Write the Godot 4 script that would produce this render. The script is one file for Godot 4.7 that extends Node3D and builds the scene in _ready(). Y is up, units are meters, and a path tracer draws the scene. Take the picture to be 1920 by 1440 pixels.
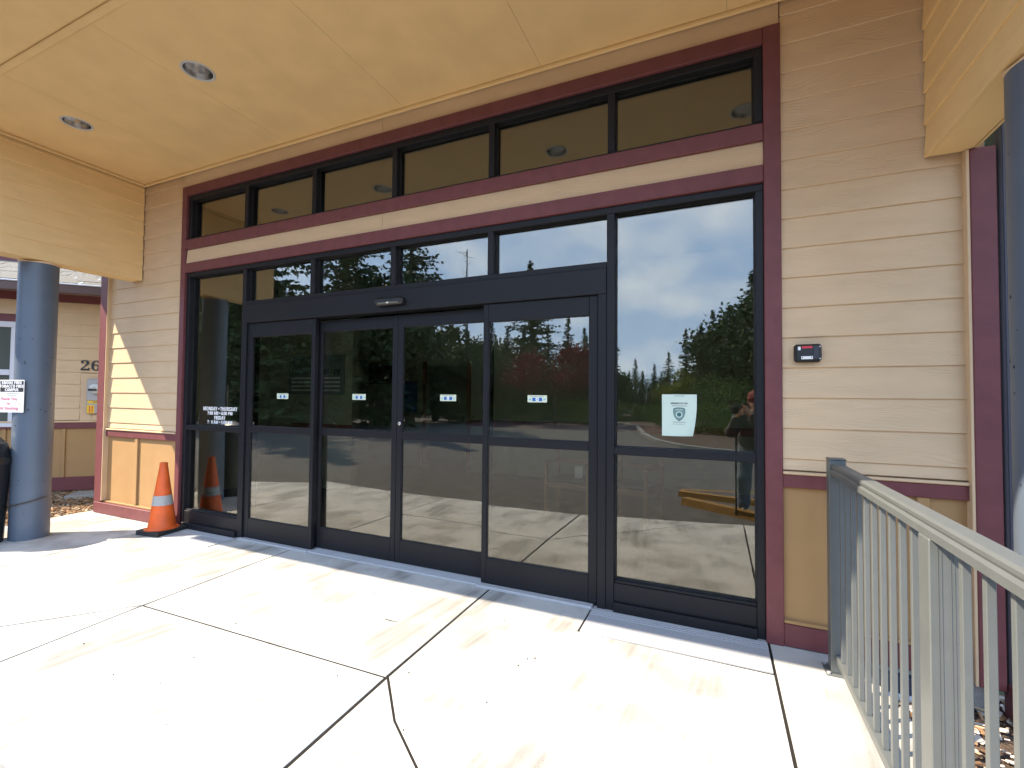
extends Node3D

# ------------------------------------------------------------------ mesh builder
class MB:
	var v := PackedVector3Array()
	var n := PackedVector3Array()
	var uv := PackedVector2Array()
	var col := PackedColorArray()
	var t := Transform3D.IDENTITY
	var us := 1.0
	var uo := Vector2.ZERO
	func uvof(p: Vector3, m: Vector3) -> Vector2:
		var a := m.abs()
		var q := Vector2(p.x, p.y)
		if a.x >= a.y and a.x >= a.z: q = Vector2(p.z, p.y)
		elif a.y >= a.z: q = Vector2(p.x, p.z)
		return q * us + uo
	func tri(a: Vector3, b: Vector3, c: Vector3) -> void:   # counter-clockwise seen from outside
		var m := (b - a).cross(c - a).normalized()
		for p in [a, c, b]:
			v.append(t * p); n.append((t.basis * m).normalized()); uv.append(uvof(p, m))
	func tris(a: Vector3, b: Vector3, c: Vector3, na: Vector3, nb: Vector3, nc: Vector3) -> void:
		for k in [[a, na], [c, nc], [b, nb]]:
			v.append(t * k[0]); n.append((t.basis * k[1]).normalized()); uv.append(uvof(k[0], k[1]))
	func quad(a: Vector3, b: Vector3, c: Vector3, d: Vector3) -> void:
		tri(a, b, c); tri(a, c, d)
	func box(x0: float, y0: float, z0: float, x1: float, y1: float, z1: float, e := 0.0) -> void:
		var lo := Vector3(minf(x0, x1), minf(y0, y1), minf(z0, z1))
		var hi := Vector3(maxf(x0, x1), maxf(y0, y1), maxf(z0, z1))
		e = minf(e, (hi - lo)[(hi - lo).min_axis_index()] * 0.45)
		var c := (lo + hi) / 2.0
		var h := (hi - lo) / 2.0
		for ax in 3:
			var b := (ax + 1) % 3
			var d := (ax + 2) % 3
			for s in [-1.0, 1.0]:
				var o := Vector3.ZERO; o[ax] = s * h[ax]
				var u := Vector3.ZERO; u[b] = h[b] - e
				var w := Vector3.ZERO; w[d] = h[d] - e
				if s > 0: quad(c + o - u - w, c + o + u - w, c + o + u + w, c + o - u + w)
				else: quad(c + o - u - w, c + o - u + w, c + o + u + w, c + o + u - w)
		if e <= 0.0: return
		for ax in 3:
			var b := (ax + 1) % 3
			var d := (ax + 2) % 3
			for s in [-1.0, 1.0]:
				for r in [-1.0, 1.0]:
					var l := Vector3.ZERO; l[ax] = h[ax] - e
					var p := Vector3.ZERO; p[b] = s * h[b]; p[d] = r * (h[d] - e)
					var q := Vector3.ZERO; q[b] = s * (h[b] - e); q[d] = r * h[d]
					if s * r > 0: quad(c + p - l, c + p + l, c + q + l, c + q - l)
					else: quad(c + p - l, c + q - l, c + q + l, c + p + l)
		for sx in [-1.0, 1.0]:
			for sy in [-1.0, 1.0]:
				for sz in [-1.0, 1.0]:
					var p := c + Vector3(sx * h.x, sy * (h.y - e), sz * (h.z - e))
					var q := c + Vector3(sx * (h.x - e), sy * h.y, sz * (h.z - e))
					var r := c + Vector3(sx * (h.x - e), sy * (h.y - e), sz * h.z)
					if sx * sy * sz > 0: tri(p, q, r)
					else: tri(p, r, q)
	func lathe(prof: Array, seg: int, at := Vector3.ZERO) -> void:   # prof: Vector2(radius, height), from below upwards on the outside
		for i in prof.size() - 1:
			var p: Vector2 = prof[i]
			var q: Vector2 = prof[i + 1]
			var dn := Vector2(q.y - p.y, p.x - q.x).normalized()
			for k in seg:
				var a := TAU * k / seg
				var b := TAU * (k + 1) / seg
				var ca := Vector3(cos(a), 0, -sin(a))
				var cb := Vector3(cos(b), 0, -sin(b))
				var P := at + ca * p.x + Vector3(0, p.y, 0)
				var Q := at + cb * p.x + Vector3(0, p.y, 0)
				var R := at + cb * q.x + Vector3(0, q.y, 0)
				var S := at + ca * q.x + Vector3(0, q.y, 0)
				var na := ca * dn.x + Vector3(0, dn.y, 0)
				var nb := cb * dn.x + Vector3(0, dn.y, 0)
				if p.x > 1e-5: tris(P, Q, R, na, nb, nb)
				if q.x > 1e-5: tris(P, R, S, na, nb, na)
	func tube(a: Vector3, b: Vector3, r0: float, r1: float, seg := 10, caps := true) -> void:
		var d := (b - a).normalized()
		var x := d.cross(Vector3.UP if absf(d.y) < 0.9 else Vector3.RIGHT).normalized()
		var y := d.cross(x)
		for k in seg:
			var p := x * cos(TAU * k / seg) + y * sin(TAU * k / seg)
			var q := x * cos(TAU * (k + 1) / seg) + y * sin(TAU * (k + 1) / seg)
			tris(a + p * r0, a + q * r0, b + q * r1, p, q, q)
			tris(a + p * r0, b + q * r1, b + p * r1, p, q, p)
			if caps:
				tri(a, a + q * r0, a + p * r0); tri(b, b + p * r1, b + q * r1)
	func prism(poly: PackedVector2Array, y0: float, y1: float, e := 0.0) -> void:   # poly in (x, z), extruded upwards
		if Geometry2D.is_polygon_clockwise(poly): poly.reverse()
		var top := poly
		if e > 0.0:
			var o := Geometry2D.offset_polygon(poly, -e, Geometry2D.JOIN_MITER)
			if o.size() == 1 and o[0].size() == poly.size():
				top = o[0]
				var best := 0
				for k in top.size():
					if top[k].distance_to(poly[0]) < top[best].distance_to(poly[0]): best = k
				var r := PackedVector2Array()
				for k in top.size(): r.append(top[(best + k) % top.size()])
				top = r
				if Geometry2D.is_polygon_clockwise(top): top.reverse()
			else: e = 0.0
		var ix := Geometry2D.triangulate_polygon(top)
		for k in range(0, ix.size(), 3):
			var a := top[ix[k]]; var b := top[ix[k + 1]]; var c := top[ix[k + 2]]
			var A := Vector3(a.x, y1, a.y); var B := Vector3(b.x, y1, b.y); var C := Vector3(c.x, y1, c.y)
			if (B - A).cross(C - A).y < 0: tri(A, C, B)
			else: tri(A, B, C)
		ix = Geometry2D.triangulate_polygon(poly)
		for k in range(0, ix.size(), 3):
			var a := poly[ix[k]]; var b := poly[ix[k + 1]]; var c := poly[ix[k + 2]]
			var A := Vector3(a.x, y0, a.y); var B := Vector3(b.x, y0, b.y); var C := Vector3(c.x, y0, c.y)
			if (B - A).cross(C - A).y > 0: tri(A, C, B)
			else: tri(A, B, C)
		for k in poly.size():
			var p := poly[k]; var q := poly[(k + 1) % poly.size()]
			var P := Vector3(p.x, y0, p.y); var Q := Vector3(q.x, y0, q.y)
			var P1 := Vector3(p.x, y1 - e, p.y); var Q1 := Vector3(q.x, y1 - e, q.y)
			quad(Q, P, P1, Q1)
			if e > 0.0:
				var p2 := top[k]; var q2 := top[(k + 1) % top.size()]
				quad(Q1, P1, Vector3(p2.x, y1, p2.y), Vector3(q2.x, y1, q2.y))
	func mesh() -> ArrayMesh:
		var a := []; a.resize(Mesh.ARRAY_MAX)
		a[Mesh.ARRAY_VERTEX] = v; a[Mesh.ARRAY_NORMAL] = n; a[Mesh.ARRAY_TEX_UV] = uv
		if col.size() == v.size() and col.size() > 0: a[Mesh.ARRAY_COLOR] = col
		var m := ArrayMesh.new()
		m.add_surface_from_arrays(Mesh.PRIMITIVE_TRIANGLES, a)
		return m

# ------------------------------------------------------------------ scene helpers
const BAY := 0.9144
var M := {}
var rng := RandomNumberGenerator.new()
var used := {}

func numbered(called: String, parent: Node) -> String:
	var key := str(parent.get_instance_id()) + "/" + called
	var k: int = used.get(key, 0)
	used[key] = k + 1
	return called if k == 0 else "%s_%03d" % [called, k]

func put(called: String, mesh: Mesh, m: Material, parent: Node = self) -> MeshInstance3D:
	var o := MeshInstance3D.new()
	o.name = numbered(called, parent)
	o.mesh = mesh
	o.material_override = m
	parent.add_child(o, true)
	return o

func part(called: String, b: MB, m: Material, parent: Node = self) -> MeshInstance3D:
	return put(called, b.mesh(), m, parent)

func bx(called: String, a: Vector3, c: Vector3, m: Material, parent: Node, e := 0.003) -> MeshInstance3D:
	var b := MB.new()
	b.uo = Vector2(rng.randf(), rng.randf()) * 3.0
	b.box(a.x, a.y, a.z, c.x, c.y, c.z, e)
	return part(called, b, m, parent)

func tag(o: Node, label: String, category: String, group := "") -> Node:
	o.set_meta("label", label); o.set_meta("category", category)
	if group != "": o.set_meta("group", group)
	return o

func thing(called: String, label: String, category: String, at := Vector3.ZERO, group := "") -> Node3D:
	var o := Node3D.new()
	o.name = numbered(called, self)
	add_child(o, true)
	o.position = at
	tag(o, label, category, group)
	return o

func structure(called: String, mesh: Mesh, m: Material) -> MeshInstance3D:
	var o := put(called, mesh, m)
	o.set_meta("kind", "structure")
	return o

func copy_of(src: Node3D, called: String, label: String) -> Node3D:
	var c: Node3D = src.duplicate()
	c.name = numbered(called, self)
	add_child(c, true)
	c.set_meta("label", label)
	return c

func text(called: String, s: String, h: float, m: Material, parent: Node, at: Vector3, basis := Basis.IDENTITY, serif := false, squeeze := 1.0, weight := 700) -> MeshInstance3D:
	var f := SystemFont.new()
	f.font_names = PackedStringArray(["Droid Serif" if serif else "Droid Sans"])
	f.font_weight = weight
	var tm := TextMesh.new()
	tm.text = s; tm.font = f; tm.font_size = 64; tm.depth = 0.0008
	tm.pixel_size = h / 46.0
	tm.curve_step = 2.0
	var o := put(called, tm, m, parent)
	o.transform = Transform3D(basis.scaled_local(Vector3(squeeze, 1, 1)), at)
	return o

# ------------------------------------------------------------------ materials
func lin(r: float, g: float, b: float, a := 1.0) -> Color:
	var c := Color(r, g, b).linear_to_srgb()
	c.a = a
	return c

func noise_tex(seed_: int, freq: float, lo: float, hi: float, oct := 4, size := 512, tint := Color(1, 1, 1)) -> ImageTexture:
	var f := FastNoiseLite.new()
	f.seed = seed_; f.frequency = freq; f.fractal_octaves = oct
	f.noise_type = FastNoiseLite.TYPE_SIMPLEX_SMOOTH
	var im := f.get_seamless_image(size, size)
	im.convert(Image.FORMAT_RGB8)
	var d := im.get_data()
	for i in range(0, d.size(), 3):
		var g := lo + (hi - lo) * d[i] / 255.0
		var w := (1.0 - g)
		d[i] = int(255.0 * clampf(1.0 - w * (2.0 - tint.r), 0, 1)); d[i + 1] = int(255.0 * clampf(1.0 - w * (2.0 - tint.g), 0, 1)); d[i + 2] = int(255.0 * clampf(1.0 - w * (2.0 - tint.b), 0, 1))
	return ImageTexture.create_from_image(Image.create_from_data(size, size, false, Image.FORMAT_RGB8, d))

func height_tex(seed_: int, freq: float, oct := 3, size := 512) -> ImageTexture:
	var f := FastNoiseLite.new()
	f.seed = seed_; f.frequency = freq; f.fractal_octaves = oct
	f.noise_type = FastNoiseLite.TYPE_SIMPLEX_SMOOTH
	return ImageTexture.create_from_image(f.get_seamless_image(size, size))

func grain_tex() -> ImageTexture:   # embossed cedar grain: long wavy rings with eyes
	var W := 1024; var H := 512
	var f := FastNoiseLite.new(); f.seed = 11; f.frequency = 1.0; f.fractal_octaves = 2
	var g := FastNoiseLite.new(); g.seed = 5; g.frequency = 1.0; g.fractal_octaves = 1
	var d := PackedByteArray(); d.resize(W * H)
	for y in H:
		var vv := y / float(H)
		for x in W:
			var a := TAU * x / W
			var cx := cos(a) * 0.55; var cy := sin(a) * 0.55
			var warp := f.get_noise_3d(cx * 1.1, cy * 1.1, vv * 2.6)
			var amp := clampf(0.45 + 0.9 * g.get_noise_3d(cx * 1.2 + 9.0, cy * 1.2, vv * 5.0), 0.05, 1.0)
			var r := sin((vv * 24.0 + warp * 3.4) * TAU)
			var fine := f.get_noise_3d(cx * 9.0, cy * 9.0, vv * 160.0) * 0.35
			d[y * W + x] = int(clampf(128.0 + 100.0 * amp * (r * 0.7 + fine), 0, 255))
	return ImageTexture.create_from_image(Image.create_from_data(W, H, false, Image.FORMAT_L8, d))

func mat(c: Color, rough: float, metal := 0.0, spec := 0.5) -> StandardMaterial3D:
	var m := StandardMaterial3D.new()
	m.albedo_color = c; m.roughness = rough; m.metallic = metal; m.metallic_specular = spec
	return m

func worn(m: StandardMaterial3D, tex: Texture2D, scale: float, bump: Texture2D = null, bump_cm := 0.05) -> StandardMaterial3D:
	m.uv1_triplanar = true; m.uv1_world_triplanar = true
	m.uv1_scale = Vector3.ONE * scale
	m.albedo_texture = tex
	if bump != null:
		m.heightmap_enabled = true; m.heightmap_texture = bump; m.heightmap_scale = bump_cm
	return m

func make_materials() -> void:
	var soft := noise_tex(3, 0.006, 0.955, 1.0, 5, 512, Color(1.0, 0.98, 0.94))
	var fine := noise_tex(4, 0.05, 0.86, 1.0, 4)
	var fine_h := height_tex(7, 0.12, 3)
	var grain := grain_tex()
	var tan_c := lin(0.64, 0.465, 0.29)
	M.siding = mat(tan_c, 0.62, 0.0, 0.35)
	M.siding.heightmap_enabled = true; M.siding.heightmap_texture = grain; M.siding.heightmap_scale = 0.2
	M.siding.detail_enabled = true; M.siding.detail_albedo = soft; M.siding.detail_blend_mode = BaseMaterial3D.BLEND_MODE_MUL; M.siding.detail_uv_layer = BaseMaterial3D.DETAIL_UV_1
	M.tan = worn(mat(tan_c, 0.62, 0.0, 0.35), soft, 0.7, fine_h, 0.03)
	M.soffit = worn(mat(lin(0.82, 0.575, 0.28), 0.62, 0.0, 0.35), soft, 0.7, fine_h, 0.03)
	M.beam_board = M.siding.duplicate(); M.beam_board.albedo_color = lin(0.82, 0.575, 0.28); M.beam_board.heightmap_scale = 0.12
	M.maroon = worn(mat(lin(0.172, 0.054, 0.058), 0.5, 0.0, 0.4), noise_tex(5, 0.012, 0.90, 1.0, 5), 1.2, fine_h, 0.02)
	M.ochre = worn(mat(lin(0.39, 0.235, 0.105), 0.62, 0.0, 0.35), soft, 0.8, fine_h, 0.04)
	M.frame = worn(mat(lin(0.016, 0.0165, 0.020), 0.45, 0.0, 0.32), fine, 2.0)
	M.gasket = mat(lin(0.012, 0.012, 0.013), 0.6)
	M.alum = worn(mat(lin(0.52, 0.53, 0.55), 0.5, 0.15), fine, 3.0, fine_h, 0.02)
	M.chrome = mat(lin(0.82, 0.82, 0.82), 0.22, 1.0)
	M.white_metal = mat(lin(0.5, 0.5, 0.5), 0.4, 0.0)
	M.column = worn(mat(lin(0.10, 0.127, 0.168), 0.42, 0.0, 0.5), soft, 1.1, fine_h, 0.03)
	M.chip = mat(lin(0.03, 0.03, 0.032), 0.8)
	M.rail = worn(mat(lin(0.110, 0.120, 0.118), 0.42, 0.0, 0.5), soft, 2.2, fine_h, 0.015)
	M.orange = worn(mat(lin(0.86, 0.135, 0.018), 0.5, 0.0, 0.5), noise_tex(21, 0.006, 0.8, 1.0, 5), 1.6)
	M.rubber = worn(mat(lin(0.022, 0.022, 0.023), 0.75), fine, 3.0, fine_h, 0.08)
	M.reflect_band = worn(mat(lin(0.66, 0.66, 0.64), 0.45), noise_tex(22, 0.05, 0.55, 1.0, 5), 4.0)
	M.black_plastic = mat(lin(0.015, 0.016, 0.018), 0.32)
	M.bin = worn(mat(lin(0.02, 0.022, 0.024), 0.35), fine, 2.0, fine_h, 0.04)
	M.red = mat(lin(0.62, 0.03, 0.05), 0.4)
	M.white = mat(lin(0.78, 0.78, 0.77), 0.5)
	M.vinyl = mat(lin(0.93, 0.93, 0.93), 0.5)
	M.ink = mat(lin(0.02, 0.02, 0.022), 0.6)
	M.grey_ink = mat(lin(0.3, 0.3, 0.3), 0.6)
	M.pink_ink = mat(lin(0.62, 0.16, 0.22), 0.6)
	M.teal = mat(lin(0.03, 0.12, 0.13), 0.6)
	M.pale_green = mat(lin(0.55, 0.66, 0.57), 0.55)
	M.cream = mat(lin(0.62, 0.68, 0.52), 0.5)
	M.blue = mat(lin(0.02, 0.13, 0.42), 0.5)
	M.yellow = mat(lin(0.75, 0.48, 0.02), 0.5)
	M.meter = mat(lin(0.4, 0.38, 0.37), 0.45, 0.3)
	M.number = mat(lin(0.012, 0.014, 0.018), 0.4)
	M.window_white = mat(lin(0.62, 0.62, 0.66), 0.5)
	# insulated, slightly bronze reflective glass
	var g := StandardMaterial3D.new()
	g.transparency = BaseMaterial3D.TRANSPARENCY_ALPHA
	g.refraction_enabled = true; g.refraction_scale = 0.094
	g.albedo_color = lin(0.75, 0.77, 0.66, 0.0)
	g.roughness = 0.0; g.metallic_specular = 0.5
	M.glass = g
	# concrete
	M.concrete = mat(lin(0.485, 0.475, 0.445), 0.9, 0.0, 0.3)
	M.concrete.uv1_triplanar = true; M.concrete.uv1_world_triplanar = true; M.concrete.uv1_scale = Vector3.ONE * 0.42
	M.concrete.albedo_texture = concrete_tex(); M.concrete.heightmap_enabled = true; M.concrete.heightmap_texture = broom_tex(); M.concrete.heightmap_scale = 0.10
	M.footing = worn(mat(lin(0.30, 0.29, 0.27), 0.9), fine, 1.5, fine_h, 0.2)
	M.joint = worn(mat(lin(0.05, 0.037, 0.024), 1.0), noise_tex(31, 0.09, 0.2, 1.0, 4), 6.0, fine_h, 0.5)
	M.asphalt = worn(mat(lin(0.125, 0.116, 0.105), 0.95, 0.0, 0.3), noise_tex(33, 0.02, 0.78, 1.0, 6), 0.35, fine_h, 0.3)
	M.soil = worn(mat(lin(0.16, 0.10, 0.06), 1.0), noise_tex(34, 0.05, 0.4, 1.0, 5), 1.2, fine_h, 1.0)
	M.grass = worn(mat(lin(0.075, 0.105, 0.03), 1.0), noise_tex(35, 0.03, 0.45, 1.0, 5), 0.3)
	M.kerb = worn(mat(lin(0.22, 0.21, 0.19), 0.9), fine, 1.0, fine_h, 0.2)
	M.yellow_paint = worn(mat(lin(0.50, 0.25, 0.03), 0.8), noise_tex(36, 0.03, 0.45, 1.0, 5), 2.0, fine_h, 0.3)
	M.shingle = worn(mat(lin(0.33, 0.31, 0.26), 0.95), noise_tex(37, 0.04, 0.35, 1.0, 4), 2.5, fine_h, 0.4)
	M.bark = worn(mat(lin(0.07, 0.05, 0.035), 1.0), fine, 2.0, fine_h, 1.0)
	M.inside_wall = worn(mat(lin(0.42, 0.44, 0.33), 0.8), soft, 0.6)
	M.inside_floor = worn(mat(lin(0.20, 0.16, 0.13), 0.6), fine, 1.0)
	M.inside_ceiling = mat(lin(0.6, 0.6, 0.57), 0.9)
	M.inside_trim = mat(lin(0.25, 0.06, 0.03), 0.5)
	M.board_grey = mat(lin(0.20, 0.24, 0.24), 0.5)
	M.wood = worn(mat(lin(0.42, 0.22, 0.09), 0.45), fine, 2.0)
	M.seat_fabric = mat(lin(0.10, 0.10, 0.11), 0.9)
	M.screen = mat(lin(0.006, 0.006, 0.008), 0.1)
	M.poster_blue = mat(lin(0.03, 0.12, 0.35), 0.6)
	M.skin = mat(lin(0.50, 0.27, 0.18), 0.5)
	M.jeans = worn(mat(lin(0.12, 0.16, 0.20), 0.85), fine, 6.0, fine_h, 0.15)
	M.jacket = worn(mat(lin(0.16, 0.165, 0.15), 0.75), noise_tex(40, 0.02, 0.0, 1.0, 3), 3.0, fine_h, 0.2)
	M.cap = mat(lin(0.20, 0.02, 0.02), 0.8)
	M.shoe = mat(lin(0.03, 0.028, 0.026), 0.6)
	M.camera_body = mat(lin(0.014, 0.014, 0.015), 0.45)
	M.lens_glass = mat(lin(0.01, 0.01, 0.02), 0.05)
	M.leaf = {}
	for k in {"conifer": Vector3(0.040, 0.062, 0.022), "fir": Vector3(0.052, 0.075, 0.030), "maple": Vector3(0.15, 0.026, 0.032), "box": Vector3(0.085, 0.125, 0.03), "gold": Vector3(0.20, 0.22, 0.03)}:
		var c: Vector3 = {"conifer": Vector3(0.040, 0.062, 0.022), "fir": Vector3(0.052, 0.075, 0.030), "maple": Vector3(0.15, 0.026, 0.032), "box": Vector3(0.085, 0.125, 0.03), "gold": Vector3(0.20, 0.22, 0.03)}[k]
		var lm := mat(Color.WHITE, 0.7, 0.0, 0.3)
		lm.vertex_color_use_as_albedo = true
		lm.set_meta("tint", c)
		lm.backlight_enabled = true; lm.backlight = lin(c.x * 2.0, c.y * 2.0, c.z * 2.0)
		M.leaf[k] = lm
	M.chips = mat(Color.WHITE, 0.9)
	M.chips.vertex_color_use_as_albedo = true

func concrete_tex() -> ImageTexture:
	var W := 1024
	var a := FastNoiseLite.new(); a.seed = 61; a.frequency = 0.004; a.fractal_octaves = 5
	var b := FastNoiseLite.new(); b.seed = 62; b.frequency = 0.010; b.fractal_octaves = 4
	var c := FastNoiseLite.new(); c.seed = 63; c.frequency = 0.25; c.fractal_octaves = 2
	var ia := a.get_seamless_image(W, W); var ib := b.get_seamless_image(W, W); var ic := c.get_seamless_image(W, W)
	var da := ia.get_data(); var db := ib.get_data(); var dc := ic.get_data()
	var d := PackedByteArray(); d.resize(W * W * 3)
	for y in W:
		for x in W:
			var i := y * W + x
			var streak := db[((y / 8) % W) * W + ((x * 2 + y / 4) % W)] / 255.0   # drawn out along z, as the broom went
			var blot := da[i] / 255.0
			var g := 0.84 + 0.16 * smoothstep(0.1, 0.8, blot) - 0.13 * smoothstep(0.4, 0.9, streak) * (1.0 - smoothstep(0.3, 0.75, blot)) + 0.07 * (dc[i] / 255.0 - 0.5)
			var warm := (1.0 - smoothstep(0.1, 0.6, blot)) * 0.015
			d[i * 3] = int(255 * clampf(g, 0, 1)); d[i * 3 + 1] = int(255 * clampf(g - warm * 0.35, 0, 1)); d[i * 3 + 2] = int(255 * clampf(g - warm, 0, 1))
	for k in 900:   # specks
		var x := rng.randi() % W; var y := rng.randi() % W
		var i := (y * W + x) * 3
		var q := rng.randf_range(0.45, 0.8)
		for j in 3: d[i + j] = int(d[i + j] * q)
	return ImageTexture.create_from_image(Image.create_from_data(W, W, false, Image.FORMAT_RGB8, d))

func broom_tex() -> ImageTexture:
	var W := 1024
	var c := FastNoiseLite.new(); c.seed = 65; c.frequency = 0.30; c.fractal_octaves = 2
	var dc := c.get_seamless_image(W, W).get_data()
	var d := PackedByteArray(); d.resize(W * W)
	for y in W:
		for x in W:
			d[y * W + x] = int(0.75 * dc[((y / 14) % W) * W + x] + 0.25 * dc[y * W + x])
	return ImageTexture.create_from_image(Image.create_from_data(W, W, false, Image.FORMAT_L8, d))

# ------------------------------------------------------------------ sky
func sky_image() -> Image:
	var W := 1024; var H := 512
	var f := FastNoiseLite.new(); f.seed = 17; f.frequency = 1.0; f.fractal_octaves = 5; f.noise_type = FastNoiseLite.TYPE_SIMPLEX_SMOOTH
	var im := Image.create_empty(W, H, false, Image.FORMAT_RGBF)
	for y in H:
		var el := PI * (0.5 - (y + 0.5) / H)
		for x in W:
			var az := TAU * (x + 0.5) / W
			var s := maxf(sin(el), 0.0)
			var base := Vector3(0.56, 0.71, 0.92).lerp(Vector3(0.23, 0.41, 0.76), pow(s, 0.55))
			if el > 0.0:
				var p := Vector3(cos(az) * cos(el), 0, sin(az) * cos(el)) / (s + 0.16)
				var c := f.get_noise_3d(p.x * 0.75, p.z * 1.1, 3.0) * 0.75 + f.get_noise_3d(p.x * 2.6, p.z * 4.2, 9.0) * 0.35
				var k := clampf((c + 0.10) * 1.5, 0.0, 1.0)
				base = base.lerp(Vector3(0.86, 0.92, 1.0), k * 0.8)
			else:
				base = Vector3(0.20, 0.20, 0.19)
			im.set_pixel(x, y, Color(base.x, base.y, base.z))
	return im

# ------------------------------------------------------------------ ready
func _ready() -> void:
	rng.seed = 20260
	# camera
	var cam := Camera3D.new()
	cam.name = "camera"
	cam.fov = 79.53
	cam.near = 0.02; cam.far = 600.0
	cam.position = Vector3(5.2167, 1.4146, 3.1144)
	cam.rotation_order = EULER_ORDER_YXZ
	cam.rotation = Vector3(deg_to_rad(1.63), deg_to_rad(23.74), deg_to_rad(0.52))
	add_child(cam)
	# sky, sun, exposure
	var sm := PanoramaSkyMaterial.new()
	sm.panorama = ImageTexture.create_from_image(sky_image())
	sm.energy_multiplier = 1.0
	var sk := Sky.new(); sk.sky_material = sm
	var env := Environment.new()
	env.background_mode = Environment.BG_SKY; env.sky = sk
	env.tonemap_mode = Environment.TONE_MAPPER_LINEAR
	env.tonemap_exposure = 3.9
	env.sdfgi_enabled = true; env.ssao_enabled = true; env.ssil_enabled = true
	var we := WorldEnvironment.new(); we.name = "world"; we.environment = env
	add_child(we)
	var sun := DirectionalLight3D.new()
	sun.name = "sun"
	sun.light_color = Color(1.0, 0.935, 0.84)
	sun.light_energy = 1.12
	sun.light_angular_distance = 0.5
	sun.shadow_enabled = true
	add_child(sun)
	sun.look_at_from_position(Vector3.ZERO, Vector3(0.8225, -1.0, -0.51), Vector3.UP)

	make_materials()
	build_ground()
	build_canopy()
	build_walls()
	build_storefront()
	build_lobby()
	build_wing()
	build_columns()
	build_railing()
	build_beds()
	build_small_things()
	build_trees()
	build_person()

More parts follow.
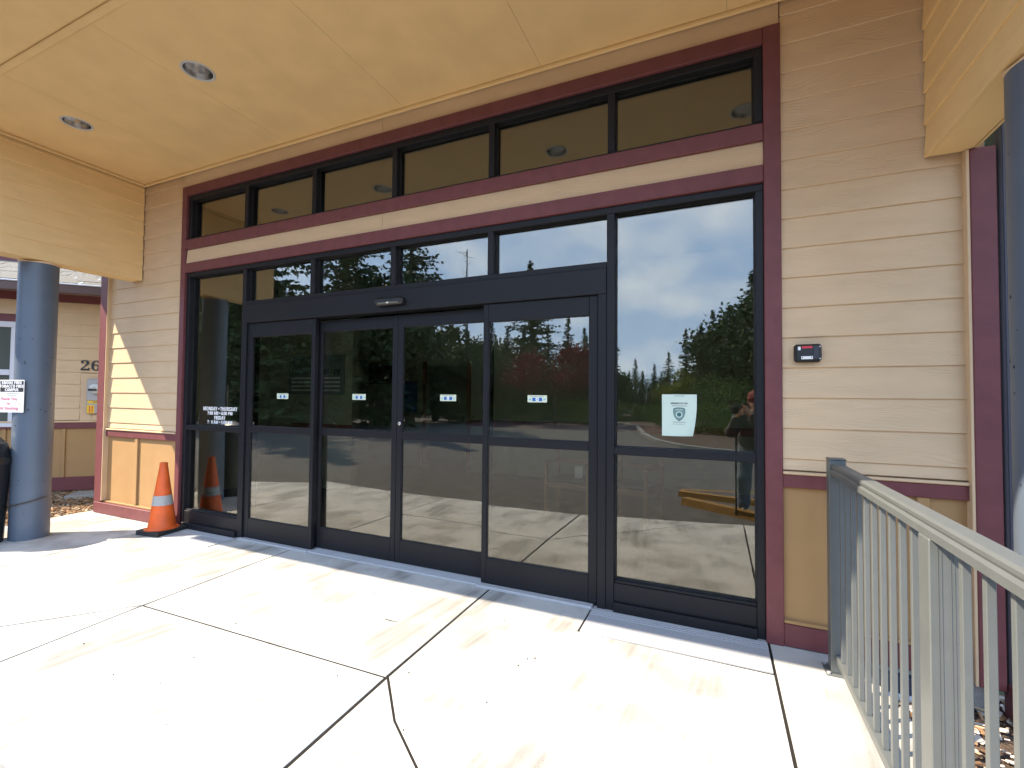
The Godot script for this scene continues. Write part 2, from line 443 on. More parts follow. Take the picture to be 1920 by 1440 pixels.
# ------------------------------------------------------------------ ground
func build_ground() -> void:
	var b := MB.new()
	b.box(-220, -0.5, -220, 220, -0.14, 260)
	structure("ground", b.mesh(), M.grass)
	b = MB.new()
	b.prism(PackedVector2Array([Vector2(-30, 1.2), Vector2(-4.6, 1.2), Vector2(-1.75, 1.2), Vector2(-1.75, 1.5), Vector2(6.4, 1.5), Vector2(6.4, 1.2), Vector2(40, 1.2), Vector2(40, 9.5), Vector2(12, 9.8), Vector2(6, 10.4), Vector2(5.0, 10.8), Vector2(4.2, 11.5), Vector2(3.3, 13.0), Vector2(2.4, 16.0), Vector2(1.4, 21.0), Vector2(0.4, 23.2), Vector2(-2.0, 24), Vector2(-5.0, 24), Vector2(-30, 26)]), -0.3, -0.03)
	structure("parking_lot", b.mesh(), M.asphalt)
	# slabs of the entrance pavement, cut by the real joints
	var e := func(x: float) -> float:
		if x < -0.65: return lerpf(2.0, 2.4, (x + 1.7) / 1.05)
		if x < 1.1: return lerpf(2.4, 2.2, (x + 0.65) / 1.75)
		if x < 4.1: return lerpf(2.2, 2.28, (x - 1.1) / 3.0)
		return lerpf(2.28, 2.6, (x - 4.1) / 1.4)
	var pav := Node3D.new(); pav.name = "pavement"; add_child(pav); pav.set_meta("kind", "structure")
	var g := 0.007
	var z0 := -0.06
	var polys := [
		[Vector2(-1.67, -0.02), Vector2(-0.19 - g, -0.02), Vector2(-0.02 - g, e.call(0.0)), Vector2(-0.65, e.call(-0.65)), Vector2(-1.67, e.call(-1.67))],
		[Vector2(-0.19 + g, -0.02), Vector2(1.648 - g, z0), Vector2(1.709 - g, 1.232), Vector2(1.257 - g, 1.757), Vector2(0.72 - g, e.call(0.7)), Vector2(-0.02 + g, e.call(0.0))],
		[Vector2(1.7095 - g, 1.249), Vector2(1.801 - g, e.call(1.8)), Vector2(0.72 + g, e.call(0.72)), Vector2(1.257 + g, 1.766)],
		[Vector2(1.648 + g, z0), Vector2(3.692 - g, z0), Vector2(3.697 - g, 1.202 - g), Vector2(1.709 + g, 1.239 - g)],
		[Vector2(1.709 + g, 1.239 + g), Vector2(3.697 - g, 1.202 + g), Vector2(3.73 - g, e.call(3.73)), Vector2(1.801 + g, e.call(1.81))],
		[Vector2(3.692 + g, z0), Vector2(4.455 - g, z0), Vector2(4.455 - g, 0.35), Vector2(5.498 - g, 0.362), Vector2(5.498 - g, e.call(5.49)), Vector2(5.1 + g, e.call(5.1)), Vector2(4.36 + g, 1.74), Vector2(3.93 + g, 1.43), Vector2(3.702 + g, 1.19)],
		[Vector2(3.702 + g, 1.209), Vector2(3.924 + g, 1.440), Vector2(4.354 + g, 1.750), Vector2(5.088 + g, e.call(5.08)), Vector2(3.735 + g, e.call(3.74))],
		[Vector2(5.498 + g, -0.02), Vector2(5.93, -0.02), Vector2(5.95, 0.18), Vector2(6.06, 0.75), Vector2(6.2, 1.6), Vector2(6.3, e.call(5.6)), Vector2(5.498 + g, e.call(5.5))],
	]
	for p in polys:
		var mb := MB.new()
		mb.prism(PackedVector2Array(p), -0.12, 0.0, 0.0015)
		part("slab", mb, M.concrete, pav)
	b = MB.new()
	b.prism(PackedVector2Array([Vector2(-1.66, -0.01), Vector2(5.92, -0.01), Vector2(6.18, 1.6), Vector2(6.2, 2.55), Vector2(4.1, 2.26), Vector2(1.1, 2.18), Vector2(-0.65, 2.37), Vector2(-1.66, 1.97)]), -0.125, -0.004)
	part("joint_filler", b, M.joint, pav)
	# kerbed planting island across the lot
	b = MB.new()
	b.prism(PackedVector2Array([Vector2(40, 9.5), Vector2(12, 9.8), Vector2(6, 10.4), Vector2(5.0, 10.8), Vector2(4.2, 11.5), Vector2(3.3, 13.0), Vector2(2.4, 16.0), Vector2(1.4, 21.0), Vector2(0.4, 23.2), Vector2(-2.0, 24), Vector2(-5.0, 24), Vector2(-30, 26), Vector2(-30, 26.2), Vector2(-5, 24.2), Vector2(-1.9, 24.2), Vector2(0.5, 23.4), Vector2(1.58, 21.1), Vector2(2.57, 16.1), Vector2(3.46, 13.1), Vector2(4.32, 11.64), Vector2(5.07, 10.98), Vector2(6.1, 10.6), Vector2(12, 10.0), Vector2(40, 9.7)]), -0.2, 0.075)
	structure("kerb", b.mesh(), M.kerb)
	b = MB.new()
	b.prism(PackedVector2Array([Vector2(40, 9.7), Vector2(12, 10.0), Vector2(6.1, 10.6), Vector2(5.07, 10.98), Vector2(4.32, 11.64), Vector2(3.46, 13.1), Vector2(2.57, 16.1), Vector2(1.58, 21.1), Vector2(0.5, 23.4), Vector2(-1.9, 24.2), Vector2(-5, 24.2), Vector2(-30, 26.2), Vector2(-30, 42), Vector2(40, 42)]), -0.2, 0.06)
	structure("planting_ground", b.mesh(), M.soil)
	# aluminium plates in front of the fixed side lights and the door threshold
	b = MB.new()
	b.box(4.462, -0.05, -0.03, 5.49, 0.006, 0.345, 0.002)
	for k in 4: b.box(4.462, 0.006, 0.03 + 0.022 * k, 5.49, 0.009, 0.042 + 0.022 * k, 0.001)
	tag(part("threshold_plate", b, M.alum), "aluminium floor plate below the fixed pane with the paper notice", "floor plate", "aluminium floor plates")
	b = MB.new()
	b.box(0.0, 0.001, -0.03, 0.915, 0.007, 0.30, 0.002)
	for k in 4: b.box(0.0, 0.007, 0.03 + 0.022 * k, 0.915, 0.010, 0.042 + 0.022 * k, 0.001)
	tag(part("threshold_plate", b, M.alum), "aluminium floor plate below the pane with white opening hours", "floor plate", "aluminium floor plates")
	var th := thing("door_threshold", "ribbed aluminium threshold under the sliding glass doors", "threshold")
	b = MB.new()
	b.box(0.95, 0.001, -0.14, 4.455, 0.012, 0.0, 0.002)
	for k in 6: b.box(0.95, 0.012, -0.125 + 0.02 * k, 4.455, 0.016, -0.113 + 0.02 * k, 0.001)
	part("track", b, M.alum, th)
	bx("sill_strip", Vector3(0.95, 0.001, 0.0), Vector3(1.86, 0.02, 0.035), M.alum, th)
	bx("sill_strip", Vector3(1.862, 0.001, 0.0), Vector3(3.59, 0.018, 0.022), M.alum, th)
	bx("sill_strip", Vector3(3.592, 0.001, 0.0), Vector3(4.46, 0.022, 0.045), M.alum, th)
	# litter
	var lit := thing("twig", "thin dry twig lying on the sunlit concrete", "twig", Vector3(3.35, 0.0, 0.72))
	b = MB.new()
	b.tube(Vector3(-0.05, 0.004, 0), Vector3(0.0, 0.006, 0.006), 0.0018, 0.002, 5); b.tube(Vector3(0.0, 0.006, 0.006), Vector3(0.045, 0.004, -0.004), 0.002, 0.001, 5)
	part("stem", b, M.joint, lit)
	b = MB.new()
	for k in 26:
		var c := Vector3(rng.randf_range(1.9, 5.4), 0.003, rng.randf_range(0.4, 1.9))
		var r := rng.randf_range(0.002, 0.005)
		var a := rng.randf() * TAU
		b.t = Transform3D(Basis(Vector3.UP, a), c)
		b.box(-r, -0.003, -r * 0.5, r, 0.002, r * 0.5, 0.001)
	b.t = Transform3D.IDENTITY
	var o := part("debris", b, M.joint)
	tag(o, "tiny dark crumbs of bark scattered on the concrete", "debris"); o.set_meta("kind", "stuff")
	# yellow painted kerb pieces and line in the lot
	for q in [[Vector3(4.82, 0, 3.55), Vector3(6.3, 0, 2.62), 0.09, "yellow painted concrete wheel stop lying beside the photographer"], [Vector3(4.72, 0, 4.1), Vector3(6.4, 0, 3.75), 0.07, "yellow painted concrete wheel stop farther out on the asphalt"]]:
		var p0: Vector3 = q[0]; var p1: Vector3 = q[1]
		b = MB.new()
		var d := (p1 - p0).normalized(); var s := d.cross(Vector3.UP) * 0.09
		var h: float = q[2]
		var y := -0.03
		var A := p0 + Vector3(0, y, 0); var B := p1 + Vector3(0, y, 0); var up := Vector3(0, h, 0)
		b.quad(A - s, B - s, B - s * 0.6 + up, A - s * 0.6 + up); b.quad(B + s, A + s, A + s * 0.6 + up, B + s * 0.6 + up)
		b.quad(A - s * 0.6 + up, B - s * 0.6 + up, B + s * 0.6 + up, A + s * 0.6 + up)
		b.quad(A + s, A - s, A - s * 0.6 + up, A + s * 0.6 + up); b.quad(B - s, B + s, B + s * 0.6 + up, B - s * 0.6 + up)
		tag(part("wheel_stop", b, M.yellow_paint), q[3], "wheel stop", "yellow wheel stops")
	b = MB.new()
	b.prism(PackedVector2Array([Vector2(4.7, 4.5), Vector2(6.5, 4.95), Vector2(6.5, 5.05), Vector2(4.7, 4.6)]), -0.03, -0.026)
	structure("road_marking", b.mesh(), M.yellow_paint)

# ------------------------------------------------------------------ canopy
func build_canopy() -> void:
	var H := 3.813
	var c := thing("entrance_canopy", "tan painted entrance canopy with flat panelled ceiling and two side beams", "canopy")
	var xs := [-0.775, 0.30, 1.51, 2.86, 4.07, 5.29, 6.238]
	var lamps := [0.03, 1.71, 3.81, 5.45]
	for i in 6:
		var x0: float = xs[i] + 0.001; var x1: float = xs[i + 1] - 0.001
		var hole := 99.0
		for l in lamps: if l > x0 and l < x1: hole = l
		var b := MB.new()
		var poly := PackedVector2Array([Vector2(x0, 0.0), Vector2(x1, 0.0), Vector2(x1, 1.57), Vector2(x0, 1.57)])
		if hole < 90.0:
			poly = PackedVector2Array([Vector2(x0, 0.0), Vector2(x1, 0.0), Vector2(x1, 1.57), Vector2(hole + 0.0002, 1.57)])
			for k in 33:
				var a := PI / 2.0 - TAU * k / 32.0
				if k == 32: poly.append(Vector2(hole - 0.0001, 0.985 + 0.1))
				elif k == 0: poly.append(Vector2(hole + 0.0001, 0.985 + 0.1))
				else: poly.append(Vector2(hole + 0.1 * cos(a), 0.985 + 0.1 * sin(a)))
			poly.append(Vector2(hole - 0.0002, 1.57)); poly.append(Vector2(x0, 1.57))
		b.prism(poly, H, H + 0.012)
		part("ceiling_panel", b, M.soffit, c)
	bx("moulding", Vector3(-0.771, H - 0.03, 0.019), Vector3(6.234, H - 0.001, 0.042), M.soffit, c, 0.006)
	bx("moulding", Vector3(-0.769, H - 0.03, 0.043), Vector3(-0.748, H - 0.001, 1.57), M.soffit, c, 0.006)
	bx("moulding", Vector3(6.211, H - 0.03, 0.043), Vector3(6.232, H - 0.001, 1.57), M.soffit, c, 0.006)
	bx("moulding", Vector3(-0.747, H - 0.02, 1.552), Vector3(6.21, H - 0.0005, 1.60), M.soffit, c, 0.006)
	# outer soffit and fascia
	bx("soffit", Vector3(-2.60, H + 0.001, 1.575), Vector3(8.2, H + 0.02, 2.131), M.soffit, c)
	bx("soffit", Vector3(-2.60, H + 0.004, 0.0), Vector3(-1.0, H + 0.02, 1.592), M.soffit, c)
	bx("soffit", Vector3(6.46, H + 0.004, 0.0), Vector3(8.2, H + 0.02, 1.592), M.soffit, c)
	bx("fascia", Vector3(-2.63, H, 2.132), Vector3(8.23, H + 0.24, 2.158), M.maroon, c, 0.004)
	bx("fascia", Vector3(-2.63, H, -6.2), Vector3(-2.602, H + 0.24, 2.13), M.maroon, c, 0.004)
	bx("roof_deck", Vector3(-2.6, H + 0.2, -6.2), Vector3(8.2, H + 0.25, 2.13), M.shingle, c)
	# beams clad with lap boards
	for s in 2:
		var x0 := -0.99 if s == 0 else 6.234
		var bm := bx("beam", Vector3(x0 + 0.022, 2.708, 0.02), Vector3(x0 + 0.197, H, 1.57), M.soffit, c, 0.004)
		for side in 2:
			for k in 7:
				var y0 := 2.708 + 0.1735 * k
				var y1 := minf(y0 + 0.1735, H - 0.002)
				if y1 - y0 < 0.02: continue
				var b := MB.new()
				lap(b, 1.55, y1 - y0, k)
				# board lies along z; the face looks to -x or +x
				b.t = Transform3D.IDENTITY
				var o := part("board", b, M.beam_board, bm)
				if side == 0: o.transform = Transform3D(Basis(Vector3.UP, PI / 2.0), Vector3(x0 + 0.197, y0, 1.57))
				else: o.transform = Transform3D(Basis(Vector3.UP, -PI / 2.0), Vector3(x0 + 0.022, y0, 0.02))
	# recessed lights
	var first: Node3D = null
	var says := ["recessed chrome downlight in the ceiling next to the left-hand column beam", "recessed chrome downlight above the traffic cone side of the sliding doors", "recessed chrome downlight above the sliding doors on the notice side", "recessed chrome downlight above the pane with the paper notice"]
	says[0] = "recessed chrome downlight next to the beam above the no-smoking sign"
	for i in 4:
		var l := thing("recessed_light", says[i], "ceiling light", Vector3(lamps[i], H, 0.985), "recessed lights in the canopy ceiling")
		var b := MB.new()
		b.lathe([Vector2(0.094, 0.0), Vector2(0.098, -0.004), Vector2(0.108, -0.005), Vector2(0.113, -0.001), Vector2(0.113, 0.0)].duplicate(), 36)
		part("trim_ring", b, M.white_metal, l)
		b = MB.new()
		b.lathe([Vector2(0.05, 0.15), Vector2(0.075, 0.10), Vector2(0.09, 0.04), Vector2(0.094, 0.0)], 36)
		part("reflector", b, M.chrome, l)
		b = MB.new()
		b.lathe([Vector2(0.0, 0.138), Vector2(0.02, 0.14), Vector2(0.028, 0.15), Vector2(0.05, 0.152)], 24)
		part("bulb", b, M.white_metal, l)

func lap(b: MB, w: float, h: float, seed_: int, x0 := 0.0) -> void:   # one lap board: bottom edge proud, top edge tucked in; origin at its lower left, face to +z
	var zb := 0.017
	var zt := 0.006
	b.us = 1.0
	var uo := Vector2(fposmod(seed_ * 0.377 + 0.13, 1.0), fposmod(seed_ * 0.618, 1.0))
	var p := [Vector3(x0, 0.003, zb), Vector3(x0 + w, 0.003, zb), Vector3(x0 + w, h, zt), Vector3(x0, h, zt)]
	var m := Vector3(0, zb - zt, h).normalized()
	var q := [Vector2(x0, 0), Vector2(x0 + w, 0), Vector2(x0 + w, h), Vector2(x0, h)]
	for k in [0, 2, 1, 0, 3, 2]:
		b.v.append(p[k]); b.n.append(m); b.uv.append(Vector2(q[k].x / 1.5, -q[k].y / 0.42) + uo)
	b.quad(Vector3(x0, 0, zb - 0.003), Vector3(x0 + w, 0, zb - 0.003), p[1], p[0])
	b.quad(Vector3(x0, 0, 0), Vector3(x0 + w, 0, 0), Vector3(x0 + w, 0, zb - 0.003), Vector3(x0, 0, zb - 0.003))
	b.quad(Vector3(x0, 0, 0), Vector3(x0, 0, zb - 0.003), p[3], Vector3(x0, h, 0))
	b.quad(Vector3(x0 + w, 0, zb - 0.003), Vector3(x0 + w, 0, 0), Vector3(x0 + w, h, 0), p[2])

func boards(parent: Node, x0: float, x1: float, ys: Array, z: float, seed0: int, base := Transform3D.IDENTITY) -> void:
	for k in ys.size() - 1:
		var b := MB.new()
		lap(b, x1 - x0, ys[k + 1] - ys[k] + 0.004, seed0 + k)
		var o := part("board", b, M.siding, parent)
		o.transform = base * Transform3D(Basis.IDENTITY, Vector3(x0, ys[k], z))

# ------------------------------------------------------------------ front walls
func build_walls() -> void:
	var ys := [1.008, 1.073]
	var y := 1.073
	while y + 0.176 < 3.79:
		y += 0.1755
		ys.append(y)
	ys.append(3.81)
	for s in 2:
		var w := thing("siding_wall", "tan lap-siding wall bay with sunlit ochre panels behind the traffic cone" if s == 0 else "tan lap-siding wall bay behind the grey railing", "wall", Vector3.ZERO, "lap-siding wall bays beside the entrance")
		var x0 := -1.42 if s == 0 else 5.577
		var x1 := -0.075 if s == 0 else 6.40
		bx("sheathing", Vector3(-1.56 if s == 0 else 5.49, -0.15, -0.18), Vector3(-0.004 if s == 0 else 6.5, 3.812, -0.022), M.tan, w)
		boards(w, x0, x1, ys, -0.004, 3 + 40 * s)
		# wainscot
		bx("water_table", Vector3(x0, 0.909, -0.021), Vector3(x1, 0.984, 0.022), M.maroon, w)
		bx("cap", Vector3(x0, 0.985, -0.021), Vector3(x1, 1.001, 0.034), M.tan, w, 0.004)
		var cuts: Array = [-1.42, -0.835, -0.782, -0.075] if s == 0 else [5.577, 6.19, 6.243, 6.40]
		bx("panel", Vector3(cuts[0], 0.13, -0.021), Vector3(cuts[1] + 0.01, 0.908, -0.006), M.ochre, w, 0.002)
		bx("panel", Vector3(cuts[2] - 0.01, 0.13, -0.021), Vector3(cuts[3], 0.908, -0.006), M.ochre, w, 0.002)
		bx("batten", Vector3(cuts[1], 0.153, -0.0055), Vector3(cuts[2], 0.908, 0.014), M.ochre, w, 0.003)
		bx("ledge", Vector3(x0, 0.132, -0.0055), Vector3(x1, 0.150, 0.021), M.ochre, w, 0.003)
		if s == 0:
			bx("base_board", Vector3(-1.563, 0.004, -0.02), Vector3(-0.0, 0.131, 0.052), M.maroon, w, 0.004)
			bx("corner_board", Vector3(-1.56, 0.132, -0.02), Vector3(-1.421, 2.96, 0.05), M.maroon, w, 0.004)
			bx("corner_edge", Vector3(-1.4205, 0.152, -0.021), Vector3(-1.408, 2.96, 0.048), M.tan, w, 0.002)
		else:
			bx("base_board", Vector3(5.577, 0.004, -0.02), Vector3(6.40, 0.128, 0.024), M.maroon, w, 0.004)
			bx("corner_board", Vector3(6.412, 0.0, -0.02), Vector3(6.515, 2.706, 0.05), M.maroon, w, 0.004)
			bx("corner_edge", Vector3(6.398, 0.0, -0.021), Vector3(6.4115, 2.706, 0.048), M.tan, w, 0.002)
			bx("footing", Vector3(5.95, -0.3, -0.18), Vector3(6.5, -0.001, 0.012), M.footing, w, 0.006)
	# strip of wall above the storefront
	var hd := thing("header_board", "smooth tan board between the maroon window head and the canopy ceiling", "wall board")
	bx("board", Vector3(-0.07, 3.664, -0.02), Vector3(2.62, 3.812, 0.012), M.tan, hd, 0.002)
	bx("board", Vector3(2.623, 3.664, -0.02), Vector3(5.572, 3.812, 0.012), M.tan, hd, 0.002)
	# downspout at the wall's end
	var ds := thing("downspout", "dark slate downspout at the wall corner behind the column", "downspout", Vector3(6.56, 0, 0.02))
	var b := MB.new()
	b.box(-0.035, 0.02, -0.03, 0.035, 3.80, 0.03, 0.008)
	for k in 3: b.box(-0.024 + 0.02 * k, 0.05, 0.03, -0.016 + 0.02 * k, 3.78, 0.034, 0.001)
	part("pipe", b, mat(lin(0.05, 0.052, 0.075), 0.5), ds)
	b = MB.new(); b.box(-0.04, -0.14, -0.02, 0.03, 0.04, 0.09, 0.008)
	part("shoe", b, M.maroon, ds)

# ------------------------------------------------------------------ storefront
func pane(parent: Node, x0: float, x1: float, y0: float, y1: float, z: float) -> void:
	var bm := BoxMesh.new()
	bm.size = Vector3(x1 - x0, y1 - y0, 0.012)
	var o := put("glass_pane", bm, M.glass, parent)
	o.position = Vector3((x0 + x1) / 2, (y0 + y1) / 2, z)
	o.rotation = Vector3(deg_to_rad(0.14) * sin(x0 * 7.3 + y0 * 3.1), deg_to_rad(0.16) * sin(x0 * 11.7 + y0 * 5.3 + 1.0), 0)   # panes never sit quite true

func build_storefront() -> void:
	var sf := thing("storefront", "dark bronze aluminium storefront glazing in a maroon surround", "storefront")
	var W := 6.0 * BAY
	# maroon surround
	bx("trim", Vector3(-0.075, 0.132, -0.02), Vector3(-0.001, 3.661, 0.026), M.maroon, sf, 0.004)
	bx("trim", Vector3(W + 0.001, 0.0, -0.02), Vector3(W + 0.091, 3.661, 0.026), M.maroon, sf, 0.004)
	bx("trim", Vector3(0.0, 3.561, -0.05), Vector3(W, 3.660, 0.025), M.maroon, sf, 0.004)
	bx("trim", Vector3(0.0, 2.971, -0.05), Vector3(W, 3.074, 0.025), M.maroon, sf, 0.004)
	bx("trim", Vector3(0.0, 2.719, -0.05), Vector3(W, 2.821, 0.025), M.maroon, sf, 0.004)
	for q in [[0.0, 2.63, 5], [2.633, W, 8]]:
		var b := MB.new()
		lap(b, q[1] - q[0], 0.148, q[2])
		var o := part("spandrel_board", b, M.siding, sf)
		o.position = Vector3(q[0], 2.822, -0.006)
	bx("spandrel_backing", Vector3(0.0, 2.70, -0.16), Vector3(W, 3.08, -0.051), M.tan, sf)
	bx("spandrel_backing", Vector3(0.0, 3.56, -0.16), Vector3(W, 3.81, -0.051), M.tan, sf)
	# upper row
	var zb := -0.115
	bx("head", Vector3(0.0, 3.510, zb), Vector3(W, 3.560, 0.0), M.frame, sf)
	bx("sill", Vector3(0.0, 3.075, zb), Vector3(W, 3.095, 0.0), M.frame, sf)
	for k in 7:
		var x := k * BAY
		var a := x - 0.025; var c := x + 0.025
		if k == 0: a = 0.0; c = 0.05
		if k == 6: a = W - 0.05; c = W
		bx("mullion", Vector3(a, 3.0955, zb), Vector3(c, 3.5095, -0.001), M.frame, sf)
	for k in 6:
		var x0 := k * BAY + (0.05 if k == 0 else 0.025); var x1 := (k + 1) * BAY - (0.05 if k == 5 else 0.025)
		stops(sf, x0, x1, 3.095, 3.510)
		pane(sf, x0 + 0.004, x1 - 0.004, 3.099, 3.506, -0.062)
	# lower row head
	bx("head", Vector3(0.0, 2.673, zb), Vector3(W, 2.718, 0.0), M.frame, sf)
	var tops := [[0.0, 0.05], [BAY - 0.025, BAY + 0.025], [2 * BAY - 0.025, 2 * BAY + 0.025], [3 * BAY - 0.025, 3 * BAY + 0.025], [4 * BAY - 0.025, 4 * BAY + 0.025], [5 * BAY - 0.028, 5 * BAY + 0.025], [W - 0.045, W]]
	for k in 7:
		var lo := 2.345 if k >= 2 and k <= 4 else 0.0
		bx("mullion", Vector3(tops[k][0], lo, zb), Vector3(tops[k][1], 2.6725, -0.001 if lo > 0 else 0.0), M.frame, sf)
	bx("transom_sill", Vector3(BAY + 0.0255, 2.302, zb), Vector3(5 * BAY - 0.0285, 2.345, -0.001), M.frame, sf)
	for k in range(1, 5):
		var x0: float = tops[k][1]; var x1: float = tops[k + 1][0]
		stops(sf, x0, x1, 2.345, 2.673)
		pane(sf, x0 + 0.004, x1 - 0.004, 2.349, 2.669, -0.062)
	# fixed side lights
	for q in [[tops[0][1], tops[1][0]], [tops[5][1], tops[6][0]]]:
		var x0: float = q[0]; var x1: float = q[1]
		bx("base_rail", Vector3(x0 + 0.0005, 0.004, zb), Vector3(x1 - 0.0005, 0.066, 0.022), M.frame, sf)
		bx("bottom_rail", Vector3(x0 + 0.0005, 0.0665, zb), Vector3(x1 - 0.0005, 0.185, -0.006), M.frame, sf)
		bx("glazing_sill", Vector3(x0 + 0.0005, 0.1855, zb), Vector3(x1 - 0.0005, 0.2, -0.016), M.frame, sf)
		bx("mid_rail", Vector3(x0 + 0.0005, 1.037, zb), Vector3(x1 - 0.0005, 1.087, -0.001), M.frame, sf)
		stops(sf, x0, x1, 0.2, 1.037); stops(sf, x0, x1, 1.087, 2.673)
		pane(sf, x0 + 0.004, x1 - 0.004, 0.204, 1.033, -0.062)
		pane(sf, x0 + 0.004, x1 - 0.004, 1.091, 2.669, -0.062)
	# sliding door set
	var d := thing("sliding_door", "automatic sliding glass door set with four dark framed leaves", "door")
	bx("operator_header", Vector3(BAY + 0.0255, 2.124, -0.16), Vector3(5 * BAY - 0.0285, 2.3015, 0.012), M.frame, d)
	bx("jamb", Vector3(BAY + 0.0255, 0.0, -0.16), Vector3(0.968, 2.1235, 0.006), M.frame, d)
	bx("jamb", Vector3(4.486, 0.0, -0.16), Vector3(5 * BAY - 0.0285, 2.1235, 0.006), M.frame, d)
	leaf(d, 0.97, 1.868, -0.035, 0.02, false)
	leaf(d, 3.598, 4.482, -0.035, 0.02, false)
	leaf(d, 1.83, 2.7405, -0.105, 0.02, true)
	leaf(d, 2.7445, 3.64, -0.105, 0.02, true)
	# door lock
	var lk := MB.new()
	lk.t = Transform3D(Basis(Vector3.RIGHT, PI / 2), Vector3(2.772, 1.184, -0.083))
	lk.lathe([Vector2(0.016, 0.0), Vector2(0.016, 0.006), Vector2(0.012, 0.009), Vector2(0.005, 0.009), Vector2(0.004, 0.007), Vector2(0.0, 0.007)], 20)
	part("lock_cylinder", lk, M.chrome, d)

func stops(parent: Node, x0: float, x1: float, y0: float, y1: float) -> void:   # dark gasket round a pane
	var b := MB.new()
	var z0 := -0.066; var z1 := -0.045
	b.box(x0, y0, z0, x0 + 0.006, y1, z1); b.box(x1 - 0.006, y0, z0, x1, y1, z1)
	b.box(x0 + 0.006, y0, z0, x1 - 0.006, y0 + 0.006, z1); b.box(x0 + 0.006, y1 - 0.006, z0, x1 - 0.006, y1, z1)
	part("gasket", b, M.gasket, parent)

func leaf(parent: Node, x0: float, x1: float, z: float, y0: float, slides: bool) -> void:
	var o := Node3D.new()
	o.name = numbered("door_leaf", parent)
	parent.add_child(o, true)
	var zf := z + 0.022; var zk := z - 0.022
	var sl := 0.042 if x0 < 1.0 or x0 > 3.5 else 0.05
	var sr := 0.06
	if x0 < 1.0: sl = 0.06; sr = 0.042
	if slides: sl = 0.05; sr = 0.05
	var top := 2.122 if not slides else 2.105
	var rail := 0.135 if not slides else 0.10
	bx("stile", Vector3(x0, y0, zk), Vector3(x0 + sl, top, zf), M.frame, o)
	bx("stile", Vector3(x1 - sr, y0, zk), Vector3(x1, top, zf), M.frame, o)
	bx("top_rail", Vector3(x0 + sl + 0.0003, top - rail, zk), Vector3(x1 - sr - 0.0003, top, zf - 0.001), M.frame, o)
	bx("bottom_rail", Vector3(x0 + sl + 0.0003, y0, zk), Vector3(x1 - sr - 0.0003, 0.205, zf - 0.001), M.frame, o)
	bx("mid_rail", Vector3(x0 + sl + 0.0003, 1.052, zk), Vector3(x1 - sr - 0.0003, 1.11, zf - 0.001), M.frame, o)
	var b := MB.new()
	for q in [[0.205, 1.052], [1.11, top - rail]]:
		b.box(x0 + sl, q[0], z - 0.01, x0 + sl + 0.005, q[1], z + 0.014); b.box(x1 - sr - 0.005, q[0], z - 0.01, x1 - sr, q[1], z + 0.014)
		b.box(x0 + sl + 0.005, q[0], z - 0.01, x1 - sr - 0.005, q[0] + 0.005, z + 0.014); b.box(x0 + sl + 0.005, q[1] - 0.005, z - 0.01, x1 - sr - 0.005, q[1], z + 0.014)
	part("gasket", b, M.gasket, o)
	pane(o, x0 + sl + 0.003, x1 - sr - 0.003, 0.208, 1.049, z)
	pane(o, x0 + sl + 0.003, x1 - sr - 0.003, 1.113, top - rail - 0.003, z)

